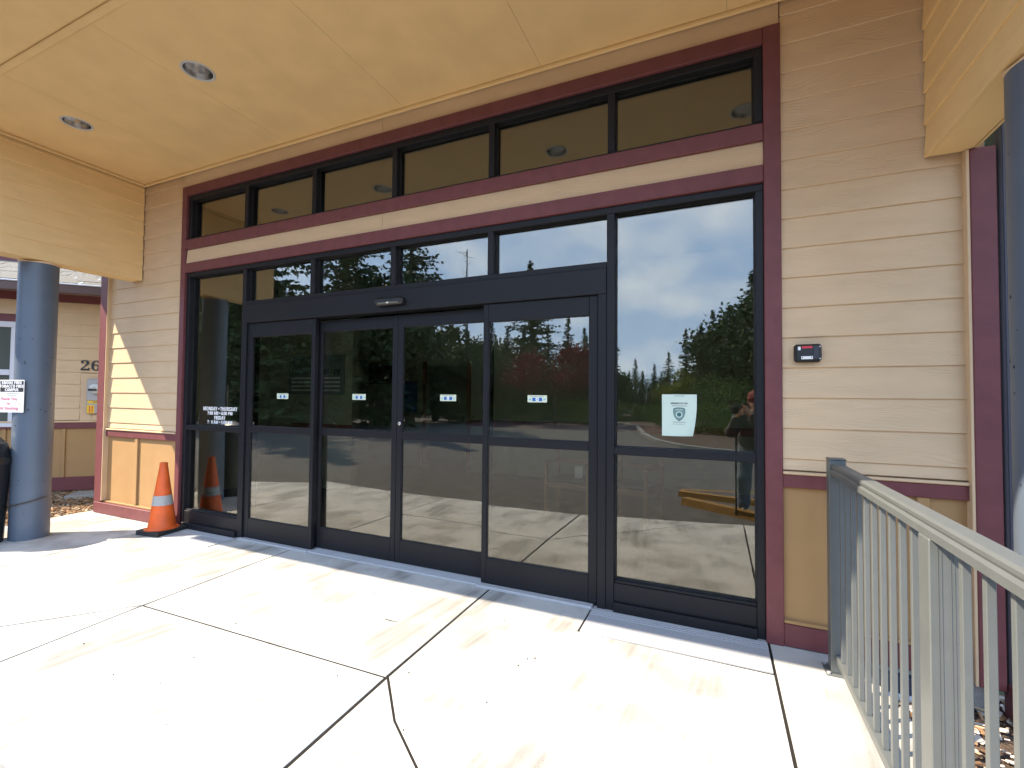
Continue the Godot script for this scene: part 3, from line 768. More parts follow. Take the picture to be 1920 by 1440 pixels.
# ------------------------------------------------------------------ lobby behind the glass
func build_lobby() -> void:
	var b := MB.new(); b.box(-1.45, -0.12, -6.0, 6.4, 0.0, -0.181)
	structure("lobby_floor", b.mesh(), M.inside_floor)
	b = MB.new(); b.box(-1.45, 3.70, -6.0, 6.4, 3.80, -0.181)
	structure("lobby_ceiling", b.mesh(), M.inside_ceiling)
	var w := Node3D.new(); w.name = "lobby_walls"; add_child(w); w.set_meta("kind", "structure")
	bx("back_wall", Vector3(0.9, 0, -4.72), Vector3(6.4, 3.7, -4.6), M.inside_wall, w, 0.0)
	bx("back_wall", Vector3(-1.45, 0, -4.72), Vector3(-0.02, 3.7, -4.6), M.inside_wall, w, 0.0)
	bx("back_wall", Vector3(-0.02, 2.02, -4.72), Vector3(0.9, 3.7, -4.6), M.inside_wall, w, 0.0)
	bx("corridor_wall", Vector3(-1.45, 0, -6.0), Vector3(6.4, 3.7, -5.9), M.inside_wall, w, 0.0)
	bx("side_wall", Vector3(-1.555, -0.1, -6.0), Vector3(-1.45, 3.81, -0.181), M.inside_wall, w, 0.0)
	bx("side_wall", Vector3(6.4, -0.1, -6.0), Vector3(6.495, 3.81, -0.181), M.inside_wall, w, 0.0)
	bx("partition", Vector3(-1.45, 0, -2.35), Vector3(0.28, 3.7, -2.22), M.inside_wall, w, 0.0)
	bx("chair_rail", Vector3(-1.45, 0.86, -2.218), Vector3(0.285, 0.98, -2.19), M.inside_trim, w)
	bx("chair_rail", Vector3(0.98, 0.86, -4.599), Vector3(6.4, 0.98, -4.57), M.inside_trim, w)
	bx("door_casing", Vector3(-0.1, 0, -4.599), Vector3(-0.02, 2.1, -4.57), M.inside_trim, w)
	bx("door_casing", Vector3(0.9, 0, -4.599), Vector3(0.98, 2.1, -4.57), M.inside_trim, w)
	# directory board
	var d := thing("directory_board", "grey directory board with white bars on the lobby partition", "directory sign", Vector3(-0.43, 1.43, -2.2))
	bx("panel", Vector3(-0.57, 0, -0.018), Vector3(0.57, 0.60, 0.012), M.board_grey, d)
	text("lettering", "Physical Therapy", 0.09, M.ink, d, Vector3(0.0, 0.36, 0.014), Basis.IDENTITY, false, 1.0)
	for k in 4:
		bx("bar", Vector3(-0.5, 0.05 + 0.062 * k, 0.0125), Vector3(0.5, 0.076 + 0.062 * k, 0.02), M.white, d, 0.001)
	var tv := thing("television", "black flat television on the far lobby wall", "television", Vector3(-1.08, 1.88, -4.58))
	bx("casing", Vector3(-0.36, -0.22, -0.02), Vector3(0.36, 0.22, 0.04), M.black_plastic, tv, 0.008)
	bx("screen", Vector3(-0.34, -0.2, 0.0405), Vector3(0.34, 0.2, 0.042), M.screen, tv, 0.0)
	var ps := thing("poster", "blue poster on the far lobby wall beside the dark doorway", "poster", Vector3(-0.4, 1.1, -4.596))
	bx("sheet", Vector3(-0.16, 0.0, 0.0), Vector3(0.16, 0.62, 0.004), M.poster_blue, ps, 0.0)
	# wooden chairs
	var ch := thing("lobby_chair", "wooden lobby chair with a white paper on its seat", "chair", Vector3(3.62, 0, -2.35), "wooden chairs in the lobby")
	make_chair(ch)
	var c2 := copy_of(ch, "lobby_chair", "wooden lobby chair behind the pane with the paper notice")
	c2.position = Vector3(4.35, 0, -2.3)
	c2.rotation.y = -0.25
	var pp := thing("paper", "white sheet of paper standing on a lobby chair seat", "paper", Vector3(3.72, 0.452, -2.3))
	b = MB.new(); b.box(-0.05, 0, -0.001, 0.05, 0.14, 0.001)
	part("sheet", b, M.white, pp)

func make_chair(c: Node3D) -> void:
	for sx in [-1, 1]:
		bx("leg", Vector3(sx * 0.25 - 0.02, 0, 0.2), Vector3(sx * 0.25 + 0.02, 0.62, 0.24), M.wood, c, 0.006)
		bx("leg", Vector3(sx * 0.25 - 0.02, 0, -0.26), Vector3(sx * 0.25 + 0.02, 0.86, -0.22), M.wood, c, 0.006)
		bx("armrest", Vector3(sx * 0.25 - 0.028, 0.621, -0.219), Vector3(sx * 0.25 + 0.028, 0.65, 0.26), M.wood, c, 0.008)
		bx("side_rail", Vector3(sx * 0.25 - 0.015, 0.36, -0.219), Vector3(sx * 0.25 + 0.015, 0.42, 0.199), M.wood, c, 0.005)
	bx("front_rail", Vector3(-0.229, 0.35, 0.205), Vector3(0.229, 0.41, 0.235), M.wood, c, 0.005)
	bx("back_rail", Vector3(-0.229, 0.78, -0.255), Vector3(0.229, 0.86, -0.225), M.wood, c, 0.006)
	bx("back_rail", Vector3(-0.229, 0.58, -0.253), Vector3(0.229, 0.64, -0.227), M.wood, c, 0.006)
	bx("seat", Vector3(-0.23, 0.41, -0.21), Vector3(0.23, 0.452, 0.2), M.seat_fabric, c, 0.012)

# ------------------------------------------------------------------ angled wing with the house number
func build_wing() -> void:
	var w := thing("building_wing", "shaded tan wing of the building with maroon trim and low shingled eave", "building", Vector3(-3.42, 0, -0.5))
	w.rotation.y = PI / 4.0     # own +x runs to the right and back, own +z looks at the yard
	var x0 := -4.2; var x1 := 2.2
	bx("sheathing", Vector3(x0, -0.2, -0.2), Vector3(x1, 2.95, -0.022), M.tan, w)
	var ys := [1.02]
	var y := 1.02
	while y < 2.6: y += 0.1755; ys.append(y)
	ys.append(2.74)
	boards(w, -0.62, 0.085, ys, -0.004, 90)
	boards(w, 0.6, x1, ys, -0.004, 120)
	boards(w, x0, -2.12, ys, -0.004, 150)
	boards(w, 0.085, 0.6, [1.72, 1.78, 1.9, 2.08, 2.255, 2.43, 2.605, 2.74], -0.004, 171)
	boards(w, -2.12, -0.62, [2.53, 2.605, 2.74], -0.004, 190)
	bx("frieze", Vector3(x0, 2.742, -0.02), Vector3(x1, 2.93, 0.03), M.maroon, w)
	bx("water_table", Vector3(x0, 0.90, -0.02), Vector3(x1, 0.985, 0.024), M.maroon, w)
	bx("cap", Vector3(x0, 0.986, -0.02), Vector3(x1, 1.01, 0.034), M.tan, w)
	bx("base_board", Vector3(x0, 0.0, -0.02), Vector3(x1, 0.19, 0.024), M.maroon, w)
	for k in 8:
		var a := x0 + 0.655 * k + 0.2
		bx("panel", Vector3(a + 0.002, 0.19, -0.021), Vector3(a + 0.653, 0.90, -0.006), M.ochre, w, 0.002)
		bx("batten", Vector3(a + 0.62, 0.191, -0.0055), Vector3(a + 0.66, 0.899, 0.014), M.ochre, w)
	# window
	var win := bx("window", Vector3(-2.1, 0.93, -0.02), Vector3(-0.64, 1.0, 0.03), M.window_white, w)
	bx("frame", Vector3(-2.1, 2.34, -0.02), Vector3(-0.64, 2.42, 0.03), M.window_white, win)
	bx("frame", Vector3(-0.70, 1.001, -0.02), Vector3(-0.64, 2.339, 0.03), M.window_white, win)
	bx("frame", Vector3(-2.1, 1.001, -0.02), Vector3(-2.04, 2.339, 0.03), M.window_white, win)
	bx("frame", Vector3(-2.039, 1.66, -0.02), Vector3(-0.701, 1.74, 0.03), M.window_white, win)
	var sash := mat(lin(0.10, 0.11, 0.10), 0.06, 0.0, 0.7)
	bx("pane", Vector3(-2.039, 1.001, -0.02), Vector3(-0.701, 1.659, 0.0), sash, win, 0.0)
	bx("pane", Vector3(-2.039, 1.741, -0.02), Vector3(-0.701, 2.339, 0.0), sash, win, 0.0)
	bx("window_head", Vector3(-2.2, 2.421, -0.02), Vector3(-0.6, 2.525, 0.028), M.maroon, w)
	# eave: soffit, gutter, shingle courses
	bx("soffit", Vector3(x0, 2.935, -0.02), Vector3(x1, 2.95, 0.42), M.tan, w)
	bx("gutter", Vector3(x0, 2.79, 0.42), Vector3(x1, 2.91, 0.53), mat(lin(0.11, 0.065, 0.055), 0.5), w, 0.01)
	bx("drip_edge", Vector3(x0, 2.912, 0.36), Vector3(x1, 2.93, 0.535), M.window_white, w)
	for k in 10:
		var q := MB.new()
		var z1 := 0.53 - 0.14 * k; var yy := 2.932 + 0.06 * k
		var xx := x0
		while xx < x1:
			var wd := rng.randf_range(0.16, 0.36)
			var th := rng.randf_range(0.004, 0.012)
			q.quad(Vector3(xx, yy, z1), Vector3(xx + wd - 0.006, yy, z1), Vector3(xx + wd - 0.006, yy + th, z1), Vector3(xx, yy + th, z1))
			q.quad(Vector3(xx, yy + th, z1), Vector3(xx + wd - 0.006, yy + th, z1), Vector3(xx + wd - 0.006, yy + 0.075, z1 - 0.16), Vector3(xx, yy + 0.075, z1 - 0.16))
			xx += wd
		part("shingle_course", q, M.shingle, w)
	bx("upper_fascia", Vector3(x0, 3.26, -0.62), Vector3(x1, 3.75, -0.58), M.maroon, w)
	# things on the wing
	var n := thing("house_number", "black house number 26 on the shaded siding above the meter", "house number", Vector3(-3.42, 1.75, -0.5) + Vector3(0.7071, 0, -0.7071) * 0.17 + Vector3(0.0127, 0, 0.0127))
	n.rotation.y = PI / 4.0
	text("numeral", "2", 0.15, M.number, n, Vector3(-0.03, 0.075, 0.003), Basis.IDENTITY, true, 1.05)
	text("numeral", "6", 0.15, M.number, n, Vector3(0.09, 0.075, 0.003), Basis.IDENTITY, true, 1.05)
	var mt := thing("electric_meter", "grey electric meter box with round glass dial and yellow stickers", "meter", Vector3(-3.42, 1.03, -0.5) + Vector3(0.7071, 0, -0.7071) * 0.32)
	mt.rotation.y = PI / 4.0
	bx("backboard", Vector3(-0.235, -0.02, -0.02), Vector3(0.27, 0.68, 0.006), M.tan, mt)
	bx("box", Vector3(-0.13, 0.08, 0.0065), Vector3(0.13, 0.6, 0.09), M.meter, mt, 0.01)
	bx("hub_plate", Vector3(-0.12, 0.28, 0.0905), Vector3(0.12, 0.58, 0.10), M.meter, mt, 0.004)
	var b := MB.new()
	b.t = Transform3D(Basis(Vector3.RIGHT, PI / 2), Vector3(0.0, 0.45, 0.10))
	b.lathe([Vector2(0.085, 0.0), Vector2(0.085, 0.05), Vector2(0.07, 0.09), Vector2(0.03, 0.1), Vector2(0.0, 0.1)], 24)
	part("dial", b, mat(lin(0.45, 0.46, 0.45), 0.1, 0.0, 0.6), mt)
	bx("label", Vector3(-0.07, 0.42, 0.2005), Vector3(0.03, 0.45, 0.202), M.ink, mt, 0.0)
	bx("sticker", Vector3(-0.115, 0.235, 0.0905), Vector3(0.06, 0.275, 0.092), M.yellow, mt, 0.0)
	bx("sticker", Vector3(-0.12, 0.09, 0.0905), Vector3(-0.03, 0.21, 0.092), M.yellow, mt, 0.0)
	bx("print", Vector3(-0.05, 0.25, 0.0922), Vector3(0.05, 0.262, 0.093), M.ink, mt, 0.0)
	bx("print", Vector3(-0.09, 0.1, 0.0922), Vector3(-0.08, 0.2, 0.093), M.red, mt, 0.0)
	bx("print", Vector3(-0.06, 0.1, 0.0922), Vector3(-0.05, 0.2, 0.093), M.red, mt, 0.0)
	bx("conduit", Vector3(-0.07, -0.02, 0.0065), Vector3(0.12, 0.078, 0.05), M.tan, mt, 0.004)

# ------------------------------------------------------------------ columns
func build_columns() -> void:
	for s in 2:
		var c := thing("column", "slate blue round steel column carrying the no-smoking sign" if s == 0 else "slate blue round steel column beyond the grey railing", "column", Vector3(-0.945, 0, 0.835) if s == 0 else Vector3(6.40, 0, 0.755), "canopy columns")
		var lo := 0.0 if s == 0 else -0.13
		var b := MB.new()
		b.lathe([Vector2(0.0, lo), Vector2(0.146, lo), Vector2(0.146, 2.69), Vector2(0.0, 2.69)], 56)
		part("shaft", b, M.column, c)
		# torn caulk collar under the beam
		b = MB.new()
		for k in 48:
			var a := TAU * k / 48; var a2 := TAU * (k + 1) / 48
			var h := 2.705 + 0.018 * sin(a * 3.0 + 0.6) * absf(sin(a * 1.5)); var h2 := 2.705 + 0.018 * sin(a2 * 3.0 + 0.6) * absf(sin(a2 * 1.5))
			var r := 0.1465; var r2 := 0.152
			var p := Vector3(cos(a), 0, -sin(a)); var q := Vector3(cos(a2), 0, -sin(a2))
			b.quad(p * r + Vector3(0, 2.685, 0), q * r + Vector3(0, 2.685, 0), q * r2 + Vector3(0, h2, 0), p * r2 + Vector3(0, h, 0))
			b.quad(p * r2 + Vector3(0, h, 0), q * r2 + Vector3(0, h2, 0), q * 0.12 + Vector3(0, 2.707, 0), p * 0.12 + Vector3(0, 2.707, 0))
		part("collar", b, M.tan, c)
		# paint chips
		b = MB.new()
		for k in 95:
			var a := rng.randf() * TAU
			var y := lo + 0.15 + 2.5 * rng.randf()
			if rng.randf() < 0.5: y = rng.randf_range(1.0, 1.9)
			var p := Vector3(cos(a), 0, -sin(a))
			var tt := Vector3(-sin(a), 0, -cos(a))
			var r := rng.randf_range(0.003, 0.010)
			var ctr := p * 0.1463 + Vector3(0, y, 0)
			var pts := []
			for j in 6: pts.append(ctr + (tt * cos(TAU * j / 6) + Vector3.UP * sin(TAU * j / 6)) * r * rng.randf_range(0.5, 1.2))
			for j in range(1, 5): b.tri(pts[0], pts[j], pts[j + 1])
		var o := part("paint_chips", b, M.chip, c)
		o.set_meta("kind", "stuff")
	# sign on the column
	var ang := deg_to_rad(17.0)
	var nrm := Vector3(sin(ang), 0, cos(ang))
	var side := Vector3(cos(ang), 0, -sin(ang))
	var sg := thing("no_smoking_sign", "black and white tobacco free campus sign strapped to the column", "sign", Vector3(-0.945, 1.225, 0.835) + nrm * 0.149 - side * 0.05)
	sg.rotation.y = ang
	bx("plate", Vector3(-0.135, 0.0, 0.0), Vector3(0.135, 0.31, 0.004), M.white, sg, 0.001)
	bx("black_field", Vector3(-0.128, 0.197, 0.0042), Vector3(0.128, 0.303, 0.005), M.ink, sg, 0.0)
	text("lettering", "SMOKE FREE", 0.027, M.vinyl, sg, Vector3(0, 0.284, 0.0058))
	text("lettering", "TOBACCO FREE", 0.027, M.vinyl, sg, Vector3(0, 0.25, 0.0058))
	text("lettering", "CAMPUS", 0.027, M.vinyl, sg, Vector3(0, 0.216, 0.0058))
	text("lettering", "Thank You", 0.026, M.pink_ink, sg, Vector3(-0.03, 0.13, 0.005))
	text("lettering", "for", 0.022, M.pink_ink, sg, Vector3(-0.03, 0.085, 0.005))
	text("lettering", "Not Smoking", 0.026, M.pink_ink, sg, Vector3(-0.035, 0.04, 0.005))
	for k in 2: bx("fine_print", Vector3(-0.06 + 0.02 * k, 0.178 - 0.02 * k, 0.0042), Vector3(0.08 - 0.03 * k, 0.184 - 0.02 * k, 0.005), M.grey_ink, sg, 0.0)
	var rb := MB.new()
	for k in 28:
		var a := TAU * k / 28; var a2 := TAU * (k + 1) / 28
		var p := Vector3(cos(a) * 0.034, sin(a) * 0.052, 0); var q := Vector3(cos(a2) * 0.034, sin(a2) * 0.052, 0)
		var cc := Vector3(0.085, 0.085, 0.005)
		rb.quad(cc + p * 0.92, cc + p, cc + q, cc + q * 0.92)
	rb.box(0.07, 0.08, 0.0042, 0.1, 0.084, 0.0052); rb.box(0.092, 0.084, 0.0042, 0.096, 0.094, 0.0052)
	part("symbol", rb, M.grey_ink, sg)
	# chain round the column
	var chn := thing("chain", "rusty steel chain slung round the column to the litter bin", "chain")
	var pts := []
	for k in 40:
		var a := lerpf(-0.4, PI * 1.05, k / 39.0)
		var y := lerpf(0.40, 0.29, k / 39.0) - 0.01 * sin(k / 39.0 * PI)
		pts.append(Vector3(-0.945 + cos(a) * 0.156, y, 0.835 + sin(a) * 0.156))
	var lastp: Vector3 = pts[39]
	pts.append(Vector3(-0.86, 0.285, 1.02)); pts.remove_at(pts.size() - 1)
	for k in range(1, 6): pts.append(lastp.lerp(Vector3(-1.08, 0.27, 0.93), k / 5.0))
	var cm := mat(lin(0.16, 0.12, 0.09), 0.6, 0.5)
	var lm := link_mesh()
	for k in pts.size() - 1:
		var o := put("link", lm, cm, chn)
		var d: Vector3 = (pts[k + 1] - pts[k]).normalized()
		var up := Vector3.UP if k % 2 == 0 else d.cross(Vector3.UP)
		o.transform = Transform3D(Basis.looking_at(d, up), (pts[k] + pts[k + 1]) / 2.0)

func link_mesh() -> ArrayMesh:
	var b := MB.new()
	var prev := Vector3.ZERO
	var c := []
	for k in 12:
		var a := TAU * k / 12
		c.append(Vector3(0.0065 * cos(a), 0, 0.012 * sin(a)))
	for k in 12: b.tube(c[k], c[(k + 1) % 12], 0.0022, 0.0022, 4, false)
	return b.mesh()

# ------------------------------------------------------------------ railing
func build_railing() -> void:
	var r := thing("railing", "grey-green painted metal railing with square balusters running out from the wall", "railing", Vector3(5.8, 0, 0))
	var zend := 2.9
	# hand rail: moulded profile
	var prof := [Vector2(-0.034, 1.028), Vector2(-0.034, 1.05), Vector2(-0.026, 1.058), Vector2(-0.030, 1.066), Vector2(-0.030, 1.076), Vector2(-0.022, 1.083), Vector2(0.022, 1.083), Vector2(0.030, 1.076), Vector2(0.030, 1.066), Vector2(0.026, 1.058), Vector2(0.034, 1.05), Vector2(0.034, 1.028)]
	var b := MB.new()
	for k in prof.size():
		var p: Vector2 = prof[k]; var q: Vector2 = prof[(k + 1) % prof.size()]
		b.quad(Vector3(p.x, p.y, 0.2255), Vector3(q.x, q.y, 0.2255), Vector3(q.x, q.y, zend), Vector3(p.x, p.y, zend))
	part("hand_rail", b, M.rail, r)
	bx("bottom_rail", Vector3(-0.019, 0.07, 0.2255), Vector3(0.019, 0.105, 1.374), M.rail, r, 0.004)
	bx("bottom_rail", Vector3(-0.019, 0.07, 1.45), Vector3(0.019, 0.105, zend), M.rail, r, 0.004)
	for z in [0.188, 1.412]:
		var p := bx("post", Vector3(-0.037, 0.008, z - 0.037), Vector3(0.037, 1.10 if z < 0.5 else 1.0275, z + 0.037), M.rail, r, 0.003)
		bx("base_plate", Vector3(-0.062, 0.0, z - 0.062), Vector3(0.062, 0.0075, z + 0.062), M.rail, p, 0.002)
		for s in [-1, 1]:
			var n := MB.new()
			n.lathe([Vector2(0.009, 0.0078), Vector2(0.009, 0.016), Vector2(0.0, 0.017)], 6, Vector3(-0.05, 0, z + 0.05 * s))
			part("bolt", n, M.alum, p)
		if z > 1.0:
			for k in [-0.018, -0.010, 0.010, 0.018]:
				bx("rib", Vector3(k - 0.0012, 0.11, z + 0.0372), Vector3(k + 0.0012, 1.02, z + 0.0382), M.rail, p, 0.0)
		else:
			bx("post_cap", Vector3(-0.04, 1.1005, z - 0.04), Vector3(0.04, 1.108, z + 0.04), M.rail, p, 0.003)
	var zs := []
	for k in 10: zs.append(0.305 + 0.1025 * k)
	for k in 11: zs.append(1.556 + 0.115 * k)
	for z in zs:
		bx("baluster", Vector3(-0.0095, 0.1055, z - 0.0095), Vector3(0.0095, 1.0275, z + 0.0095), M.rail, r, 0.0015)

# ------------------------------------------------------------------ beds
func chips(called: String, label: String, poly: PackedVector2Array, y: float, count: int, seed_: int, stony: bool) -> void:
	rng.seed = seed_
	var b := MB.new()
	b.box(-0.5, -0.12, -0.28, 0.5, 0.12, 0.28, 0.08)
	var mm := MultiMesh.new()
	mm.transform_format = MultiMesh.TRANSFORM_3D
	mm.use_colors = true
	mm.mesh = b.mesh()
	mm.instance_count = count
	var lo := Vector2(99, 99); var hi := -lo
	for p in poly: lo = lo.min(p); hi = hi.max(p)
	var k := 0
	while k < count:
		var p := Vector2(rng.randf_range(lo.x, hi.x), rng.randf_range(lo.y, hi.y))
		if not Geometry2D.is_point_in_polygon(p, poly): continue
		var s := rng.randf_range(0.018, 0.055)
		var bs := Basis.from_euler(Vector3(rng.randf_range(-0.4, 0.4), rng.randf() * TAU, rng.randf_range(-0.4, 0.4))).scaled_local(Vector3(s, s * rng.randf_range(0.4, 1.0), s * rng.randf_range(0.5, 1.2)))
		mm.set_instance_transform(k, Transform3D(bs, Vector3(p.x, y + rng.randf_range(0.0, 0.018), p.y)))
		var c := Vector3(0.34, 0.19, 0.09).lerp(Vector3(0.10, 0.055, 0.03), rng.randf())
		if rng.randf() < 0.35: c = Vector3(0.42, 0.31, 0.20).lerp(Vector3(0.25, 0.2, 0.15), rng.randf())
		if stony and rng.randf() < 0.4: c = Vector3(0.5, 0.44, 0.38)
		mm.set_instance_color(k, Color(c.x, c.y, c.z))
		k += 1
	var o := MultiMeshInstance3D.new()
	o.name = numbered(called, self)
	o.multimesh = mm; o.material_override = M.chips
	add_child(o, true)
	tag(o, label, "mulch"); o.set_meta("kind", "stuff")

func build_beds() -> void:
	var left := PackedVector2Array([Vector2(-1.68, 0.02), Vector2(-1.68, 0.45), Vector2(-1.95, 1.3), Vector2(-5.6, 2.0), Vector2(-5.4, 1.35), Vector2(-3.3, -0.75), Vector2(-1.68, -1.5)])
	var b := MB.new(); b.prism(left, -0.2, -0.035)
	structure("planting_bed", b.mesh(), M.soil)
	chips("bark_mulch", "orange-brown bark mulch on the bed below the shaded wing", left, -0.03, 9000, 71, false)
	var right := PackedVector2Array([Vector2(5.94, 0.02), Vector2(5.97, 0.18), Vector2(6.08, 0.75), Vector2(6.22, 1.6), Vector2(9.5, 1.6), Vector2(9.5, -0.6), Vector2(6.5, -0.2)])
	b = MB.new(); b.prism(right, -0.3, -0.135)
	structure("planting_bed", b.mesh(), M.soil)
	chips("bark_mulch", "pale stony bark mulch on the bed beyond the railing", right, -0.13, 6000, 72, true)
	# concrete stepping piece at the wing's foot and a utility lid by the right footing
	bx("splash_block", Vector3(-0.32, 0, -0.18), Vector3(0.32, 0.05, 0.18), M.footing, self, 0.01)
	var sb: Node3D = get_node("splash_block"); sb.position = Vector3(-2.75, -0.03, -0.55); sb.rotation.y = PI / 4.0
	tag(sb, "grey concrete splash block lying against the shaded wing", "splash block")
	var vent := thing("foundation_vent", "dark blue foundation vent with pale rim beside the downspout", "vent", Vector3(6.16, -0.13, 0.02))
	bx("well", Vector3(-0.16, 0.0, -0.005), Vector3(0.16, 0.11, 0.05), mat(lin(0.02, 0.035, 0.07), 0.5), vent, 0.004)
	bx("rim", Vector3(-0.17, -0.005, 0.051), Vector3(0.17, 0.03, 0.075), mat(lin(0.55, 0.56, 0.62), 0.6), vent, 0.006)

# ------------------------------------------------------------------ small things
func build_small_things() -> void:
	# traffic cone
	var c := thing("traffic_cone", "scuffed orange traffic cone with a white band on a black rubber base", "traffic cone", Vector3(0.03, 0, 0.19))
	c.rotation.y = 0.12
	var b := MB.new()
	b.box(-0.155, 0.0, -0.155, 0.155, 0.022, 0.155, 0.012)
	b.box(-0.155, 0.026, -0.155, 0.155, 0.048, 0.155, 0.012)
	b.box(-0.148, 0.018, -0.148, 0.148, 0.03, 0.148, 0.0)
	part("base", b, M.rubber, c)
	b = MB.new()
	var rad := func(y: float) -> float: return lerpf(0.122, 0.031, (y - 0.055) / 0.655)
	b.lathe([Vector2(0.15, 0.048), Vector2(0.132, 0.05), Vector2(rad.call(0.065), 0.065), Vector2(rad.call(0.69), 0.69), Vector2(0.036, 0.692), Vector2(0.036, 0.706), Vector2(0.031, 0.712), Vector2(0.024, 0.712), Vector2(0.022, 0.66)], 48)
	part("cone_body", b, M.orange, c)
	b = MB.new()
	b.lathe([Vector2(rad.call(0.285), 0.285), Vector2(rad.call(0.285) + 0.0015, 0.2855), Vector2(rad.call(0.382) + 0.0015, 0.382), Vector2(rad.call(0.382), 0.3825)], 48)
	part("reflective_band", b, M.reflect_band, c)
	# litter bin
	var t := thing("litter_bin", "black domed litter bin beside the slate blue column", "litter bin", Vector3(-1.10, 0, 1.19))
	b = MB.new()
	b.lathe([Vector2(0.0, 0.0), Vector2(0.215, 0.0), Vector2(0.22, 0.01), Vector2(0.25, 0.76), Vector2(0.245, 0.765), Vector2(0.0, 0.765)], 48)
	part("drum", b, M.bin, t)
	b = MB.new()
	b.lathe([Vector2(0.262, 0.74), Vector2(0.266, 0.75), Vector2(0.266, 0.80), Vector2(0.25, 0.805), Vector2(0.245, 0.85), Vector2(0.22, 0.93), Vector2(0.17, 0.99), Vector2(0.09, 1.03), Vector2(0.0, 1.04)], 48)
	var lid := part("lid", b, M.bin, t)
	bx("flap", Vector3(-0.1, 0.84, 0.225), Vector3(0.1, 0.94, 0.25), M.black_plastic, lid, 0.01)
	# emergency release box
	var e := thing("switch_box", "small black wall switch box with red and white labels on the siding", "switch box", Vector3(5.70, 1.68, 0.0145))
	bx("back_box", Vector3(-0.066, -0.052, 0.0), Vector3(0.066, 0.052, 0.026), M.black_plastic, e, 0.014)
	bx("cover", Vector3(-0.062, -0.048, 0.0262), Vector3(0.066, 0.05, 0.048), M.black_plastic, e, 0.012)
	bx("red_label", Vector3(-0.03, 0.026, 0.0482), Vector3(0.02, 0.038, 0.0492), M.red, e, 0.0)
	bx("white_tag", Vector3(-0.05, 0.016, 0.0482), Vector3(-0.037, 0.036, 0.0492), M.white, e, 0.0)
	var wl := bx("white_label", Vector3(-0.034, -0.036, 0.0482), Vector3(0.022, -0.019, 0.0492), M.white, e, 0.0)
	bx("mark", Vector3(-0.03, -0.029, 0.0494), Vector3(-0.026, -0.023, 0.05), M.ink, wl, 0.0)
	bx("mark", Vector3(0.014, -0.029, 0.0494), Vector3(0.018, -0.023, 0.05), M.ink, wl, 0.0)
	bx("hinge_plate", Vector3(0.026, -0.034, 0.0482), Vector3(0.05, 0.036, 0.0505), mat(lin(0.035, 0.035, 0.045), 0.3), e, 0.001)
	for s in [-1, 1]: bx("screw", Vector3(0.053, 0.034 * s - 0.004, 0.0482), Vector3(0.061, 0.034 * s + 0.004, 0.05), M.alum, e, 0.001)
	# motion sensor over the doors
	var s := thing("motion_sensor", "black oval motion sensor bar on the header over the sliding doors", "sensor", Vector3(2.745, 2.2, 0.013))
	b = MB.new()
	var n := 18
	for k in n:
		pass
	var poly := PackedVector2Array()
	for k in 13: poly.append(Vector2(0.115 + 0.03 * cos(-PI / 2 + PI * k / 12), 0.03 * sin(-PI / 2 + PI * k / 12)))
	for k in 13: poly.append(Vector2(-0.115 + 0.03 * cos(PI / 2 + PI * k / 12), 0.03 * sin(PI / 2 + PI * k / 12)))
	b.t = Transform3D(Basis(Vector3.RIGHT, PI / 2), Vector3.ZERO)
	b.prism(poly, 0.0, 0.05, 0.012)
	part("housing", b, M.black_plastic, s)
	b = MB.new()
	b.tube(Vector3(-0.105, -0.014, 0.047), Vector3(0.105, -0.014, 0.047), 0.008, 0.008, 12)
	part("lens_bar", b, mat(lin(0.13, 0.13, 0.11), 0.15), s)
	b = MB.new(); b.box(-0.012, -0.02, 0.05, 0.012, -0.008, 0.058, 0.003)
	part("eye", b, M.white, s)
	# stickers on the leaves
	var places := [[1.452, -0.0285, "on the leaf beside the opening hours pane"], [2.318, -0.0985, "on the left sliding leaf with the partition behind"], [3.24, -0.0985, "on the sliding leaf with the key lock"], [4.036, -0.0285, "on the fixed leaf next to the notice pane"]]
	places[1][2] = "on the sliding leaf in front of the directory board"
	for q in places:
		var st := thing("door_sticker", "cream and blue automatic door sticker " + q[2], "sticker", Vector3(q[0], 1.378, q[1]), "automatic door stickers")
		bx("sheet", Vector3(-0.075, 0.0, 0.0), Vector3(0.075, 0.052, 0.001), M.cream, st, 0.0)
		bx("blue_field", Vector3(-0.038, 0.009, 0.0012), Vector3(0.038, 0.034, 0.0016), M.blue, st, 0.0)
		b = MB.new()
		b.t = Transform3D(Basis(Vector3.RIGHT, PI / 2), Vector3(0, 0.0215, 0.0017))
		b.lathe([Vector2(0.0135, 0.0), Vector2(0.0135, 0.0005), Vector2(0.0, 0.0005)], 20)
		part("disc", b, M.white, st)
		bx("hand_mark", Vector3(-0.003, 0.015, 0.0024), Vector3(0.003, 0.028, 0.0027), M.blue, st, 0.0)
		bx("arrow_mark", Vector3(-0.062, 0.016, 0.0012), Vector3(-0.048, 0.027, 0.0016), mat(lin(0.2, 0.45, 0.6), 0.5), st, 0.0)
		bx("arrow_mark", Vector3(0.048, 0.016, 0.0012), Vector3(0.062, 0.027, 0.0016), mat(lin(0.2, 0.45, 0.6), 0.5), st, 0.0)
		for k in 7: bx("print", Vector3(-0.055 + 0.016 * k, 0.041, 0.0012), Vector3(-0.044 + 0.016 * k, 0.046, 0.0016), M.grey_ink, st, 0.0)
	# opening hours
	var h := thing("opening_hours", "white vinyl opening hours lettering on the side light beside the cone", "lettering", Vector3(0.515, 1.105, -0.0545))
	text("line", "MONDAY • THURSDAY", 0.039, M.vinyl, h, Vector3(0, 0.160, 0), Basis.IDENTITY, false, 0.95, 600)
	text("line", "7:00 AM • 6:00 PM", 0.035, M.vinyl, h, Vector3(0, 0.114, 0), Basis.IDENTITY, false, 0.97, 600)
